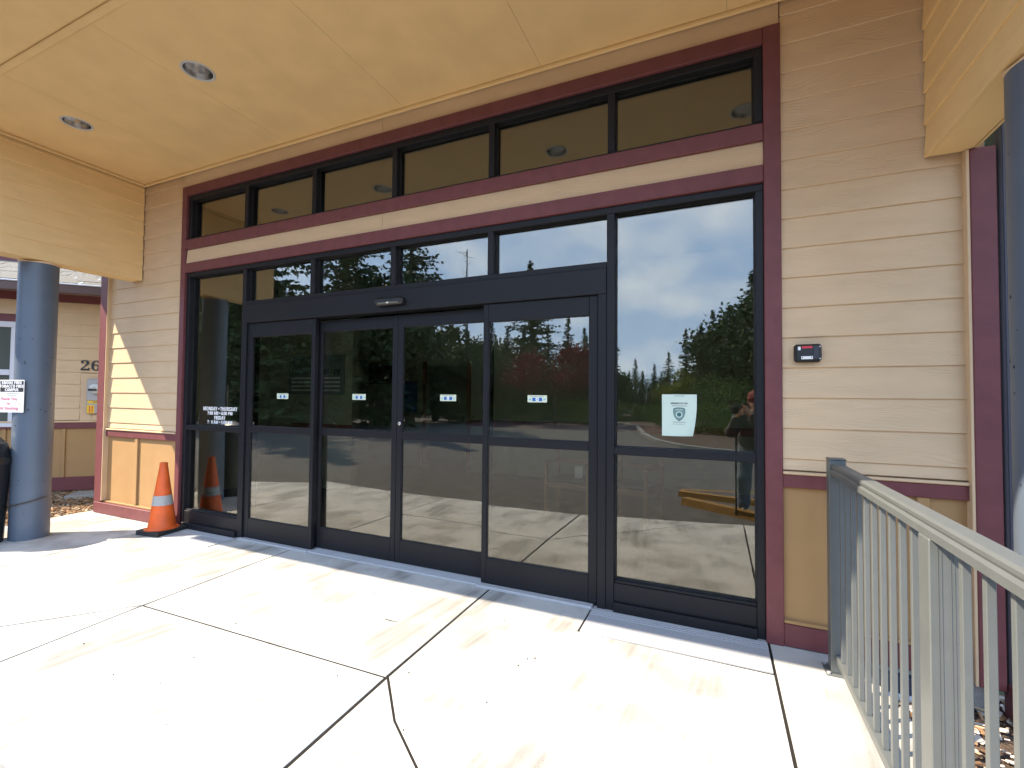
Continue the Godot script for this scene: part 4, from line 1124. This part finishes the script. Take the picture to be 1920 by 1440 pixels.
	text("line", "FRIDAY", 0.037, M.vinyl, h, Vector3(0, 0.066, 0), Basis.IDENTITY, false, 0.97, 600)
	text("line", "7:  0 AM • 5:00 PM", 0.035, M.vinyl, h, Vector3(0, 0.020, 0), Basis.IDENTITY, false, 0.97, 600)
	# notice
	var p := thing("paper_notice", "white paper notice with a police shield taped to the large fixed pane", "notice", Vector3(5.005, 1.172, -0.054))
	b = MB.new()
	var cols := 12; var rows := 14
	var at := func(i: int, j: int) -> Vector3:
		var u := i / float(cols); var v := j / float(rows)
		var curl := maxf(0.0, (u - 0.62) * 1.6 + (0.38 - v) * 1.3)
		return Vector3(-0.106 + 0.212 * u - curl * curl * 0.018, 0.27 * v + curl * curl * 0.006, curl * curl * 0.035)
	for i in cols:
		for j in rows:
			b.quad(at.call(i, j), at.call(i + 1, j), at.call(i + 1, j + 1), at.call(i, j + 1))
	part("sheet", b, M.pale_green, p)
	text("lettering", "MEMBER OF THE", 0.0095, M.ink, p, Vector3(0.0, 0.212, 0.0012))
	for k in 9: bx("print", Vector3(-0.045 + 0.0104 * k, 0.1935, 0.0006), Vector3(-0.037 + 0.0104 * k, 0.1985, 0.0012), M.grey_ink, p, 0.0)
	for k in 6: bx("print", Vector3(-0.038 + 0.013 * k, 0.088, 0.0006), Vector3(-0.028 + 0.013 * k, 0.093, 0.0012), M.grey_ink, p, 0.0)
	for k in 7: bx("print", Vector3(-0.04 + 0.012 * k, 0.076, 0.0006), Vector3(-0.03 + 0.012 * k, 0.079, 0.0012), M.grey_ink, p, 0.0)
	bx("print", Vector3(-0.03, 0.258, 0.0006), Vector3(0.03, 0.262, 0.0012), M.grey_ink, p, 0.0)
	var shield := PackedVector2Array()
	for q in [[-0.036, 0.038], [-0.02, 0.044], [0.0, 0.0455], [0.02, 0.044], [0.036, 0.038], [0.0365, 0.01], [0.03, -0.012], [0.018, -0.03], [0.0, -0.044], [-0.018, -0.03], [-0.03, -0.012], [-0.0365, 0.01]]: shield.append(Vector2(q[0], -q[1]))
	for k in 3:
		b = MB.new()
		var sc: float = [1.0, 0.9, 0.0][k]
		b.t = Transform3D(Basis(Vector3.RIGHT, PI / 2).scaled(Vector3.ONE), Vector3(0, 0.14, 0.0008 + 0.0006 * k))
		if k < 2:
			var ps := PackedVector2Array()
			for q in shield: ps.append(q * sc)
			b.prism(ps, 0.0, 0.0004)
		else: b.lathe([Vector2(0.02, 0.0), Vector2(0.02, 0.0004), Vector2(0.0, 0.0004)], 24)
		part("shield", b, [M.teal, mat(lin(0.16, 0.26, 0.25), 0.6), M.pale_green][k], p)
	b = MB.new()
	b.t = Transform3D(Basis(Vector3.RIGHT, PI / 2), Vector3(0, 0.14, 0.0026))
	b.lathe([Vector2(0.014, 0.0), Vector2(0.014, 0.0004), Vector2(0.0, 0.0004)], 24)
	part("shield_centre", b, M.teal, p)
	text("lettering", "POLICE", 0.009, M.pale_green, p, Vector3(0.0, 0.1715, 0.0026))

# ------------------------------------------------------------------ trees and shrubs (they stand behind the camera and show in the glass)
func leaf_quad(b: MB, at: Vector3, d: Vector3, w: float, l: float, c: Color) -> void:
	var s := d.cross(Vector3(rng.randf_range(-1, 1), rng.randf_range(-1, 1), rng.randf_range(-1, 1))).normalized() * w
	var t := at + d * l
	var m := at + d * l * 0.45
	b.tri(at, m + s, t); b.tri(at, t, m - s)
	for k in 6: b.col.append(c)

func tinted(m: StandardMaterial3D, lo := 0.55, hi := 1.35) -> Color:
	var c: Vector3 = m.get_meta("tint")
	var k := rng.randf_range(lo, hi)
	return Color(c.x * k * rng.randf_range(0.85, 1.15), c.y * k, c.z * k * rng.randf_range(0.8, 1.2))

func conifer_mesh(h: float, r: float, m: StandardMaterial3D, seed_: int, sparse: float, first := 0.12) -> Array:
	rng.seed = seed_
	var tr := MB.new()
	tr.tube(Vector3(0, -0.1, 0), Vector3(0, h * 0.5, 0), h * 0.022, h * 0.013, 8, false)
	tr.tube(Vector3(0, h * 0.5, 0), Vector3(0, h, 0), h * 0.013, 0.01, 8, false)
	var b := MB.new()
	var y := h * first
	while y < h * 0.985:
		var f := y / h
		var rr := r * pow(1.0 - f, 0.95) * (0.8 + 0.2 * sin(f * 9.0 + seed_)) + 0.05
		var count := int(lerpf(9, 5, f))
		for k in count:
			if rng.randf() < sparse: continue
			var a := rng.randf() * TAU
			var len := rr * rng.randf_range(0.65, 1.15)
			var out := Vector3(cos(a), 0, sin(a))
			var droop := rng.randf_range(-0.28, 0.05)
			var base := Vector3(0, y + rng.randf_range(-0.15, 0.15), 0)
			tr.tube(base, base + out * len * 0.8 + Vector3(0, droop * len * 0.8, 0), h * 0.0025, 0.004, 3, false)
			var segs := int(maxf(4.0, len / 0.22))
			for j in segs:
				var q := (j + 0.6) / segs
				var p := base + out * len * q + Vector3(0, droop * len * q + 0.06 * q * q * len, 0)
				for z in 4:
					var d := (out * rng.randf_range(0.2, 1.0) + Vector3(rng.randf_range(-1, 1), rng.randf_range(-0.75, 0.25), rng.randf_range(-1, 1)) * 0.9).normalized()
					leaf_quad(b, p, d, rng.randf_range(0.06, 0.11) * h / 12.0 * (1.0 - 0.55 * f), rng.randf_range(0.34, 0.58) * h / 12.0 * (1.2 - 0.4 * q) * (1.0 - 0.6 * f), tinted(m))
		y += lerpf(0.30, 0.2, f) * h / 12.0
	return [tr.mesh(), b.mesh(), m]

func broad_mesh(h: float, r: float, m: StandardMaterial3D, seed_: int, n: int, ls: float) -> Array:
	rng.seed = seed_
	var tr := MB.new()
	tr.tube(Vector3(0, -0.1, 0), Vector3(0.05, h * 0.38, 0), h * 0.03, h * 0.02, 8, false)
	var b := MB.new()
	var cl := []
	for k in 26:
		var a := rng.randf() * TAU
		var q := sqrt(rng.randf())
		var c := Vector3(cos(a) * r * q, h * (0.42 + 0.5 * rng.randf() * (1.0 - 0.6 * q * q)), sin(a) * r * q)
		cl.append(c)
		tr.tube(Vector3(0.04, h * 0.33, 0), c, h * 0.009, 0.01, 4, false)
	for k in n:
		var c: Vector3 = cl[k % cl.size()]
		var o := Vector3(rng.randfn(), rng.randfn() * 0.7, rng.randfn()) * r * 0.17
		leaf_quad(b, c + o, Vector3(rng.randf_range(-1, 1), rng.randf_range(-0.8, 0.5), rng.randf_range(-1, 1)).normalized(), ls * 0.4, ls, tinted(m))
	return [tr.mesh(), b.mesh(), m]

func shrub_mesh(r: Vector3, m: StandardMaterial3D, seed_: int, n: int) -> Array:
	rng.seed = seed_
	var tr := MB.new()
	for k in 7:
		var a := TAU * k / 7.0
		tr.tube(Vector3(0, -0.05, 0), Vector3(cos(a) * r.x * 0.5, r.y, sin(a) * r.z * 0.5), 0.02, 0.008, 4, false)
	var b := MB.new()
	for k in n:
		var d := Vector3(rng.randfn(), rng.randfn(), rng.randfn()).normalized()
		var p := Vector3(signf(d.x) * pow(absf(d.x), 0.7), signf(d.y) * pow(absf(d.y), 0.7), signf(d.z) * pow(absf(d.z), 0.7)) * r * rng.randf_range(0.75, 1.04) + Vector3(0, r.y, 0)
		leaf_quad(b, p, (d + Vector3(rng.randf_range(-1, 1), rng.randf_range(-1, 1), rng.randf_range(-1, 1)) * 0.8).normalized(), 0.022, 0.075, tinted(m))
	return [tr.mesh(), b.mesh(), m]

func plant(called: String, label: String, category: String, g: Array, at: Vector3, sc: float, group := "") -> Node3D:
	var t := thing(called, label, category, at, group)
	t.rotation.y = fposmod(at.x * 1.7 + at.z, TAU)
	t.scale = Vector3.ONE * sc
	put("trunk", g[0], M.bark, t)
	put("crown" if category == "tree" else "foliage", g[1], g[2], t)
	return t

func polar(az: float, dist: float, y := -0.1) -> Vector3:   # azimuth as seen mirrored in the glass from the photographer's place
	var a := deg_to_rad(az)
	return Vector3(5.2 + dist * sin(a), y, dist * cos(a) - 3.2)

func build_trees() -> void:
	var ca := conifer_mesh(12.0, 2.9, M.leaf.conifer, 101, 0.05, 0.03)
	var cb := conifer_mesh(12.0, 3.4, M.leaf.fir, 102, 0.12, 0.05)
	var cc := conifer_mesh(12.0, 4.6, M.leaf.conifer, 103, 0.10, 0.06)
	var ba := broad_mesh(9.0, 3.4, M.leaf.fir, 211, 9000, 0.30)
	var bo := broad_mesh(8.0, 3.0, M.leaf.conifer, 212, 8000, 0.30)
	var ga := "conifers across the parking lot"
	plant("conifer_tree", "broad dark conifer rising over the door header, wide ragged crown", "tree", cc, polar(-36.0, 27), 1.12, ga)
	plant("conifer_tree", "tall dark conifer with drooping boughs beside the broad one", "tree", cc, polar(-44, 24), 1.12, ga)
	plant("conifer_tree", "dark conifer partly behind the end of the canopy beam", "tree", cb, polar(-52, 23), 1.15, ga)
	plant("conifer_tree", "tall conifer with only its flat top above the door header", "tree", cc, polar(-21.5, 46), 1.27, ga)
	plant("conifer_tree", "slender spruce with a pointed top next to the red maple", "tree", ca, polar(-11.8, 46), 0.80, ga)
	plant("conifer_tree", "short spruce low on the skyline beside the gap of sky", "tree", ca, polar(-9.0, 60), 0.56, ga)
	plant("conifer_tree", "narrow pointed fir standing free in the gap of sky", "tree", ca, polar(-3.3, 50), 0.74, ga)
	plant("conifer_tree", "fir just above the photographer, close to the free standing one", "tree", cb, polar(-0.4, 48), 0.86, ga)
	plant("conifer_tree", "tall pale green fir at the edge of the large pane", "tree", cb, polar(3.6, 40), 0.98, ga)
	plant("conifer_tree", "dense dark fir filling the corner behind the photographer", "tree", cc, polar(1.6, 42), 0.72, ga)
	for k in 22:
		var az: float = [-58.0, -55.0, -49.0, -47.0, -41.0, -39.0, -33.5, -31.0, -29.0, -26.5, -24.5, -22.5, -19.5, -17.0, -15.0, -13.2, -6.8, -5.2, -1.6, 2.6, 5.5, 8.0][k]
		var sc: float = [0.8, 0.8, 0.72, 0.7, 0.7, 0.7, 0.66, 0.62, 0.56, 0.6, 0.66, 0.62, 0.62, 0.64, 0.66, 0.6, 0.36, 0.42, 0.56, 0.66, 0.8, 0.8][k]
		plant("understorey_tree", "dark conifer in the shaded row behind the hedges", "tree", [cb, ca, cc][k % 3], polar(az, 33 + (k * 7) % 9), sc, "dark conifers behind the hedges")
	var gb := "round-headed trees across the parking lot"
	for q in [[-54.0, 25, 0.85, 0], [-47.5, 27, 0.95, 1], [-40.0, 25, 0.9, 0], [-33.0, 29, 0.85, 1], [-27.8, 31, 0.62, 0], [-24.0, 33, 0.72, 1], [-16.0, 34, 0.62, 0], [-13.0, 37, 0.66, 1], [0.6, 36, 0.72, 1], [4.2, 33, 0.95, 0], [6.8, 34, 0.95, 1]]:
		plant("round_tree", "round-headed dark green tree among the conifers", "tree", ba if q[3] == 0 else bo, polar(q[0], q[1]), q[2], gb)
	# bare snag
	rng.seed = 8
	var sn := thing("dead_tree", "bare grey dead trunk with short broken limbs against the sky", "tree", polar(-29.3, 40))
	var b := MB.new()
	b.tube(Vector3(0, -0.1, 0), Vector3(0.1, 14.2, 0), 0.22, 0.04, 8, false)
	part("trunk", b, mat(lin(0.16, 0.15, 0.14), 1.0), sn)
	b = MB.new()
	for k in 26:
		var y := rng.randf_range(8.5, 14.0); var a := rng.randf() * TAU; var l := rng.randf_range(0.4, 1.3)
		b.tube(Vector3(0.08, y, 0), Vector3(cos(a) * l, y + rng.randf_range(-0.1, 0.5), sin(a) * l), 0.03, 0.01, 4, false)
	part("limbs", b, mat(lin(0.16, 0.15, 0.14), 1.0), sn)
	# maple, shrubs, hedges
	var mp := broad_mesh(4.6, 2.3, M.leaf.maple, 201, 5200, 0.13)
	plant("maple_tree", "purple-red leaved maple in front of the dark conifers", "tree", mp, polar(-18.5, 27), 1.12)
	var gd := broad_mesh(3.2, 1.5, M.leaf.gold, 202, 3000, 0.11)
	plant("golden_shrub", "yellow-green bush glowing in front of the dark firs", "shrub", gd, polar(-3.6, 34), 1.15)
	plant("green_shrub", "loose green bush between the golden bush and the photographer", "shrub", broad_mesh(3.0, 1.6, M.leaf.box, 203, 3000, 0.11), polar(0.5, 30), 1.1)
	plant("green_shrub", "loose dark green bush below the gap of sky", "shrub", broad_mesh(3.0, 1.8, M.leaf.fir, 204, 2600, 0.12), polar(-7.6, 38), 1.2)
	var bb := shrub_mesh(Vector3(0.75, 0.5, 0.75), M.leaf.box, 301, 2600)
	var bh := shrub_mesh(Vector3(1.5, 0.42, 0.55), M.leaf.box, 302, 3600)
	var sh := [[-30.3, 29, 0], [-27.6, 29.5, 1], [-22.4, 28, 0], [-20.0, 31, 1], [-16.6, 28.5, 0], [-14.3, 27, 0], [-10.0, 30, 0], [-7.8, 31.5, 1], [-6.0, 29, 0], [-2.6, 24, 1], [-0.6, 20.5, 0], [2.2, 19.5, 1]]
	for q in sh:
		plant("clipped_hedge", "clipped round boxwood on the kerbed island" if q[2] == 0 else "long clipped boxwood hedge on the kerbed island", "hedge", bb if q[2] == 0 else bh, polar(q[0], q[1], 0.05), 1.1 + 0.1 * fposmod(q[0], 2.0), "clipped round boxwoods" if q[2] == 0 else "long clipped hedges")
	# wood beyond, one mass
	for v in 3:
		var g: Array = [ca, cb, cc][v]
		rng.seed = 400 + v
		var tf := []
		for k in 60:
			var az := rng.randf_range(-75, 40)
			var d := rng.randf_range(66, 100)
			if az > -12 and az < -3: d = 100
			var p := polar(az, d)
			var sc := rng.randf_range(0.7, 1.1) * (0.62 if az > -13 and az < -1 else 1.0)
			tf.append(Transform3D(Basis(Vector3.UP, rng.randf() * TAU).scaled(Vector3.ONE * sc), p))
		for part_ in 2:
			var mm := MultiMesh.new(); mm.transform_format = MultiMesh.TRANSFORM_3D; mm.mesh = g[part_]; mm.instance_count = tf.size()
			for k in tf.size(): mm.set_instance_transform(k, tf[k])
			var o := MultiMeshInstance3D.new(); o.name = numbered("far_wood" if part_ == 1 else "far_wood_trunks", self); o.multimesh = mm; o.material_override = g[2] if part_ == 1 else M.bark
			add_child(o, true)
			tag(o, "far dark conifer wood on the skyline" if part_ == 1 else "trunks of the far dark conifer wood", "wood", "far wood"); o.set_meta("kind", "stuff")

# ------------------------------------------------------------------ photographer
func field_mesh(bones: Array, cell: float, k: float) -> ArrayMesh:   # smooth union of tapered capsules, meshed as surface nets
	var lo := Vector3(1e9, 1e9, 1e9); var hi := -lo
	for q in bones:
		for j in 2:
			var r: float = q[2 + j] + 3.0 * cell + k * 0.3
			lo = lo.min(q[j] - Vector3.ONE * r); hi = hi.max(q[j] + Vector3.ONE * r)
	var n := Vector3i(((hi - lo) / cell).ceil()) + Vector3i.ONE
	var f := PackedFloat32Array(); f.resize(n.x * n.y * n.z); f.fill(1.0)
	for q in bones:
		var a: Vector3 = q[0]; var b: Vector3 = q[1]
		var ra: float = q[2]; var rb: float = q[3]
		var pad := maxf(ra, rb) + 4.0 * cell + k
		var i0 := Vector3i(((a.min(b) - Vector3.ONE * pad - lo) / cell).floor()).clamp(Vector3i.ZERO, n - Vector3i.ONE)
		var i1 := Vector3i(((a.max(b) + Vector3.ONE * pad - lo) / cell).ceil()).clamp(Vector3i.ZERO, n - Vector3i.ONE)
		var ab := b - a
		var l2 := maxf(ab.length_squared(), 1e-9)
		for z in range(i0.z, i1.z + 1):
			for y in range(i0.y, i1.y + 1):
				var row := (z * n.y + y) * n.x
				for x in range(i0.x, i1.x + 1):
					var p := lo + Vector3(x, y, z) * cell
					var t := clampf((p - a).dot(ab) / l2, 0.0, 1.0)
					var d := p.distance_to(a + ab * t) - lerpf(ra, rb, t)
					var o := f[row + x]
					var h := maxf(k - absf(o - d), 0.0) / k
					f[row + x] = minf(o, d) - h * h * k * 0.25
	var ids := {}
	var vs := PackedVector3Array(); var ns := PackedVector3Array(); var ix := PackedInt32Array()
	var sx := 1; var sy := n.x; var sz := n.x * n.y
	var off := [0, sx, sy, sx + sy, sz, sx + sz, sy + sz, sx + sy + sz]
	var edges := [[0, 1], [2, 3], [4, 5], [6, 7], [0, 2], [1, 3], [4, 6], [5, 7], [0, 4], [1, 5], [2, 6], [3, 7]]
	for z in n.z - 1:
		for y in n.y - 1:
			for x in n.x - 1:
				var i := z * sz + y * sy + x
				var neg := 0
				for o in off: if f[i + o] < 0.0: neg += 1
				if neg == 0 or neg == 8: continue
				var s := Vector3.ZERO; var c := 0
				for e in edges:
					var fa := f[i + off[e[0]]]; var fb := f[i + off[e[1]]]
					if (fa < 0.0) == (fb < 0.0): continue
					var t := fa / (fa - fb)
					var pa := Vector3(e[0] & 1, (e[0] >> 1) & 1, e[0] >> 2); var pb := Vector3(e[1] & 1, (e[1] >> 1) & 1, e[1] >> 2)
					s += pa.lerp(pb, t); c += 1
				ids[i] = vs.size()
				vs.append(lo + (Vector3(x, y, z) + s / c) * cell)
				ns.append(Vector3(f[i + sx] - f[i], f[i + sy] - f[i], f[i + sz] - f[i]).normalized())
	for i in ids:
		for e in [[sx, sy, sz], [sy, sz, sx], [sz, sx, sy]]:
			var a: bool = f[i] < 0.0
			if a == (f[i + e[0]] < 0.0): continue
			var k1: int = i - e[1]; var k2: int = i - e[1] - e[2]; var k3: int = i - e[2]
			if not (ids.has(k1) and ids.has(k2) and ids.has(k3)): continue
			var q := [ids[i], ids[k1], ids[k2], ids[k3]]
			if a: ix.append_array([q[0], q[2], q[1], q[0], q[3], q[2]])
			else: ix.append_array([q[0], q[1], q[2], q[0], q[2], q[3]])
	var arr := []; arr.resize(Mesh.ARRAY_MAX)
	arr[Mesh.ARRAY_VERTEX] = vs; arr[Mesh.ARRAY_NORMAL] = ns; arr[Mesh.ARRAY_INDEX] = ix
	var m := ArrayMesh.new()
	m.add_surface_from_arrays(Mesh.PRIMITIVE_TRIANGLES, arr)
	return m

func joined(a: ArrayMesh, b: ArrayMesh) -> ArrayMesh:
	var st := SurfaceTool.new()
	st.begin(Mesh.PRIMITIVE_TRIANGLES)
	st.append_from(a, 0, Transform3D.IDENTITY); st.append_from(b, 0, Transform3D.IDENTITY)
	return st.commit()

func build_person() -> void:
	# bending a little to the camera on its monopod; faces the doors (-z). Origin between the feet.
	var P := thing("person", "person in dark patterned jacket, jeans and red cap holding a camera on a monopod", "person", Vector3(5.66, 0.0, 3.22))
	var hipL := Vector3(-0.09, 0.80, 0.10); var hipR := Vector3(0.09, 0.80, 0.10)
	var kneeL := Vector3(-0.12, 0.43, 0.03); var kneeR := Vector3(0.12, 0.43, 0.05)
	var ankL := Vector3(-0.13, 0.08, 0.06); var ankR := Vector3(0.15, 0.08, 0.10)
	var chest := Vector3(0.0, 1.10, 0.03); var neck := Vector3(0.0, 1.25, -0.01); var head := Vector3(0.0, 1.395, -0.03)
	var shL := Vector3(-0.17, 1.19, 0.02); var shR := Vector3(0.17, 1.19, 0.02)
	var elL := Vector3(-0.27, 1.02, -0.12); var elR := Vector3(0.18, 1.03, -0.16)
	var wrL := Vector3(-0.215, 1.21, -0.20); var wrR := Vector3(-0.075, 1.25, -0.21)
	var body := field_mesh([[Vector3(0, 0.82, 0.1), chest, 0.12, 0.125], [chest, neck, 0.10, 0.05], [neck, Vector3(0, 1.31, -0.02), 0.05, 0.048], [shL, shR, 0.055, 0.055], [hipL, kneeL, 0.07, 0.05], [kneeL, ankL, 0.05, 0.035], [hipR, kneeR, 0.07, 0.05], [kneeR, ankR, 0.05, 0.035], [shL, elL, 0.045, 0.036], [elL, wrL, 0.036, 0.026], [shR, elR, 0.045, 0.036], [elR, wrR, 0.036, 0.026]], 0.018, 0.05)
	var hb := [[head + Vector3(0, 0.03, 0.012), head + Vector3(0, -0.03, 0.0), 0.082, 0.066], [head + Vector3(0, -0.05, -0.03), head + Vector3(0, -0.085, -0.045), 0.045, 0.034], [head + Vector3(0, 0.0, -0.075), head + Vector3(0, -0.025, -0.092), 0.010, 0.014], [head + Vector3(-0.078, 0.005, 0.012), head + Vector3(-0.08, -0.025, 0.01), 0.013, 0.010], [head + Vector3(0.078, 0.005, 0.012), head + Vector3(0.08, -0.025, 0.01), 0.013, 0.010], [head + Vector3(0, -0.07, 0.01), neck, 0.052, 0.05]]
	body = joined(body, field_mesh(hb, 0.007, 0.018))
	for s in 2:
		var w: Vector3 = wrL if s == 0 else wrR
		var out := -1.0 if s == 0 else 1.0
		var hand := [[w, w + Vector3(0.03 * -out, 0.045, -0.02), 0.024, 0.027]]
		var palm: Vector3 = w + Vector3(0.03 * -out, 0.05, -0.02)
		for k in 4:
			var r := palm + Vector3(0.0, 0.024 - 0.016 * k, -0.018)
			var m1 := r + Vector3(0.004 * out, 0.006, -0.034 + 0.003 * k)
			var m2 := m1 + Vector3(0.024 * -out, 0.002, -0.016)
			var m3 := m2 + Vector3(0.020 * -out, -0.002, 0.008 + 0.002 * k)
			hand.append([r, m1, 0.010, 0.009]); hand.append([m1, m2, 0.009, 0.008]); hand.append([m2, m3, 0.008, 0.007])
		var th: Vector3 = palm + Vector3(-0.012 * out, 0.022, 0.012)
		hand.append([th, th + Vector3(-0.024 * out, 0.024, -0.004), 0.012, 0.010]); hand.append([th + Vector3(-0.024 * out, 0.024, -0.004), th + Vector3(-0.036 * out, 0.034, -0.026), 0.010, 0.008])
		body = joined(body, field_mesh(hand, 0.005, 0.006))
	put("body", body, M.skin, P)
	put("trousers", field_mesh([[Vector3(0, 0.80, 0.1), Vector3(0, 0.86, 0.09), 0.155, 0.15], [hipL, kneeL, 0.10, 0.075], [kneeL, ankL + Vector3(0, 0.02, 0), 0.075, 0.068], [hipR, kneeR, 0.10, 0.075], [kneeR, ankR + Vector3(0, 0.02, 0), 0.075, 0.068], [ankL + Vector3(0, 0.05, -0.01), ankL + Vector3(0, 0.03, -0.03), 0.072, 0.06], [kneeL + Vector3(0, -0.06, 0.02), kneeL + Vector3(0, -0.1, 0.02), 0.075, 0.072]], 0.016, 0.04), M.jeans, P)
	put("jacket", field_mesh([[Vector3(0, 0.86, 0.09), chest, 0.155, 0.165], [Vector3(-0.05, 0.95, 0.06), Vector3(0.05, 0.95, 0.06), 0.15, 0.15], [chest, neck + Vector3(0, -0.02, 0), 0.15, 0.075], [shL, shR, 0.085, 0.085], [shL, elL, 0.078, 0.066], [elL, wrL.lerp(elL, 0.18), 0.066, 0.048], [shR, elR, 0.078, 0.066], [elR, wrR.lerp(elR, 0.18), 0.066, 0.048]], 0.016, 0.045), M.jacket, P)
	for s in 2:
		var a: Vector3 = ankL if s == 0 else ankR
		put("shoe", field_mesh([[a + Vector3(0, -0.035, 0.03), a + Vector3(0.0, -0.04, -0.12), 0.042, 0.038], [a + Vector3(0, -0.045, -0.12), a + Vector3(0, -0.046, -0.16), 0.038, 0.032], [a + Vector3(0, -0.02, 0.01), a + Vector3(0, 0.0, 0.0), 0.045, 0.045]], 0.01, 0.02), M.shoe, P)
	put("cap", field_mesh([[head + Vector3(0, 0.06, 0.012), head + Vector3(0, 0.045, 0.012), 0.085, 0.09], [head + Vector3(-0.03, 0.05, -0.10), head + Vector3(0.03, 0.05, -0.10), 0.014, 0.014], [head + Vector3(0, 0.052, -0.06), head + Vector3(0, 0.048, -0.12), 0.03, 0.012]], 0.008, 0.02), M.cap, P)
	# camera and monopod
	var c := thing("camera", "black camera on top of the monopod in the photographer's hands", "camera", Vector3(5.44, 1.245, 3.08))
	bx("camera_body", Vector3(-0.07, 0.0, -0.03), Vector3(0.07, 0.10, 0.035), M.camera_body, c, 0.012)
	bx("viewfinder_hump", Vector3(-0.025, 0.1005, -0.025), Vector3(0.025, 0.13, 0.03), M.camera_body, c, 0.01)
	var b := MB.new()
	b.t = Transform3D(Basis(Vector3.RIGHT, -PI / 2), Vector3(0, 0.05, -0.0305))
	b.lathe([Vector2(0.036, 0.0), Vector2(0.038, 0.03), Vector2(0.04, 0.07), Vector2(0.043, 0.085), Vector2(0.043, 0.1), Vector2(0.036, 0.1), Vector2(0.034, 0.085)], 28)
	var ln := part("lens", b, M.camera_body, c)
	b = MB.new()
	b.t = Transform3D(Basis(Vector3.RIGHT, -PI / 2), Vector3(0, 0.05, -0.112))
	b.lathe([Vector2(0.034, 0.0), Vector2(0.02, 0.006), Vector2(0.0, 0.008)], 24)
	part("lens_glass", b, M.lens_glass, ln)
	var mp := thing("monopod", "thin black monopod standing on the pavement edge under the camera", "monopod", Vector3(5.44, 0, 3.08))
	b = MB.new(); b.tube(Vector3(0, 0.0, 0), Vector3(0, 0.02, 0), 0.016, 0.014, 12)
	part("foot", b, M.rubber, mp)
	b = MB.new(); b.tube(Vector3(0, 0.02, 0), Vector3(0, 0.5, 0), 0.009, 0.009, 12); b.tube(Vector3(0, 0.5, 0), Vector3(0, 0.86, 0), 0.012, 0.012, 12); b.tube(Vector3(0, 0.86, 0), Vector3(0, 1.2, 0), 0.0145, 0.0145, 12)
	part("tube", b, M.camera_body, mp)
	b = MB.new(); b.tube(Vector3(0, 1.2, 0), Vector3(0, 1.244, 0), 0.022, 0.026, 14)
	part("head", b, M.camera_body, mp)
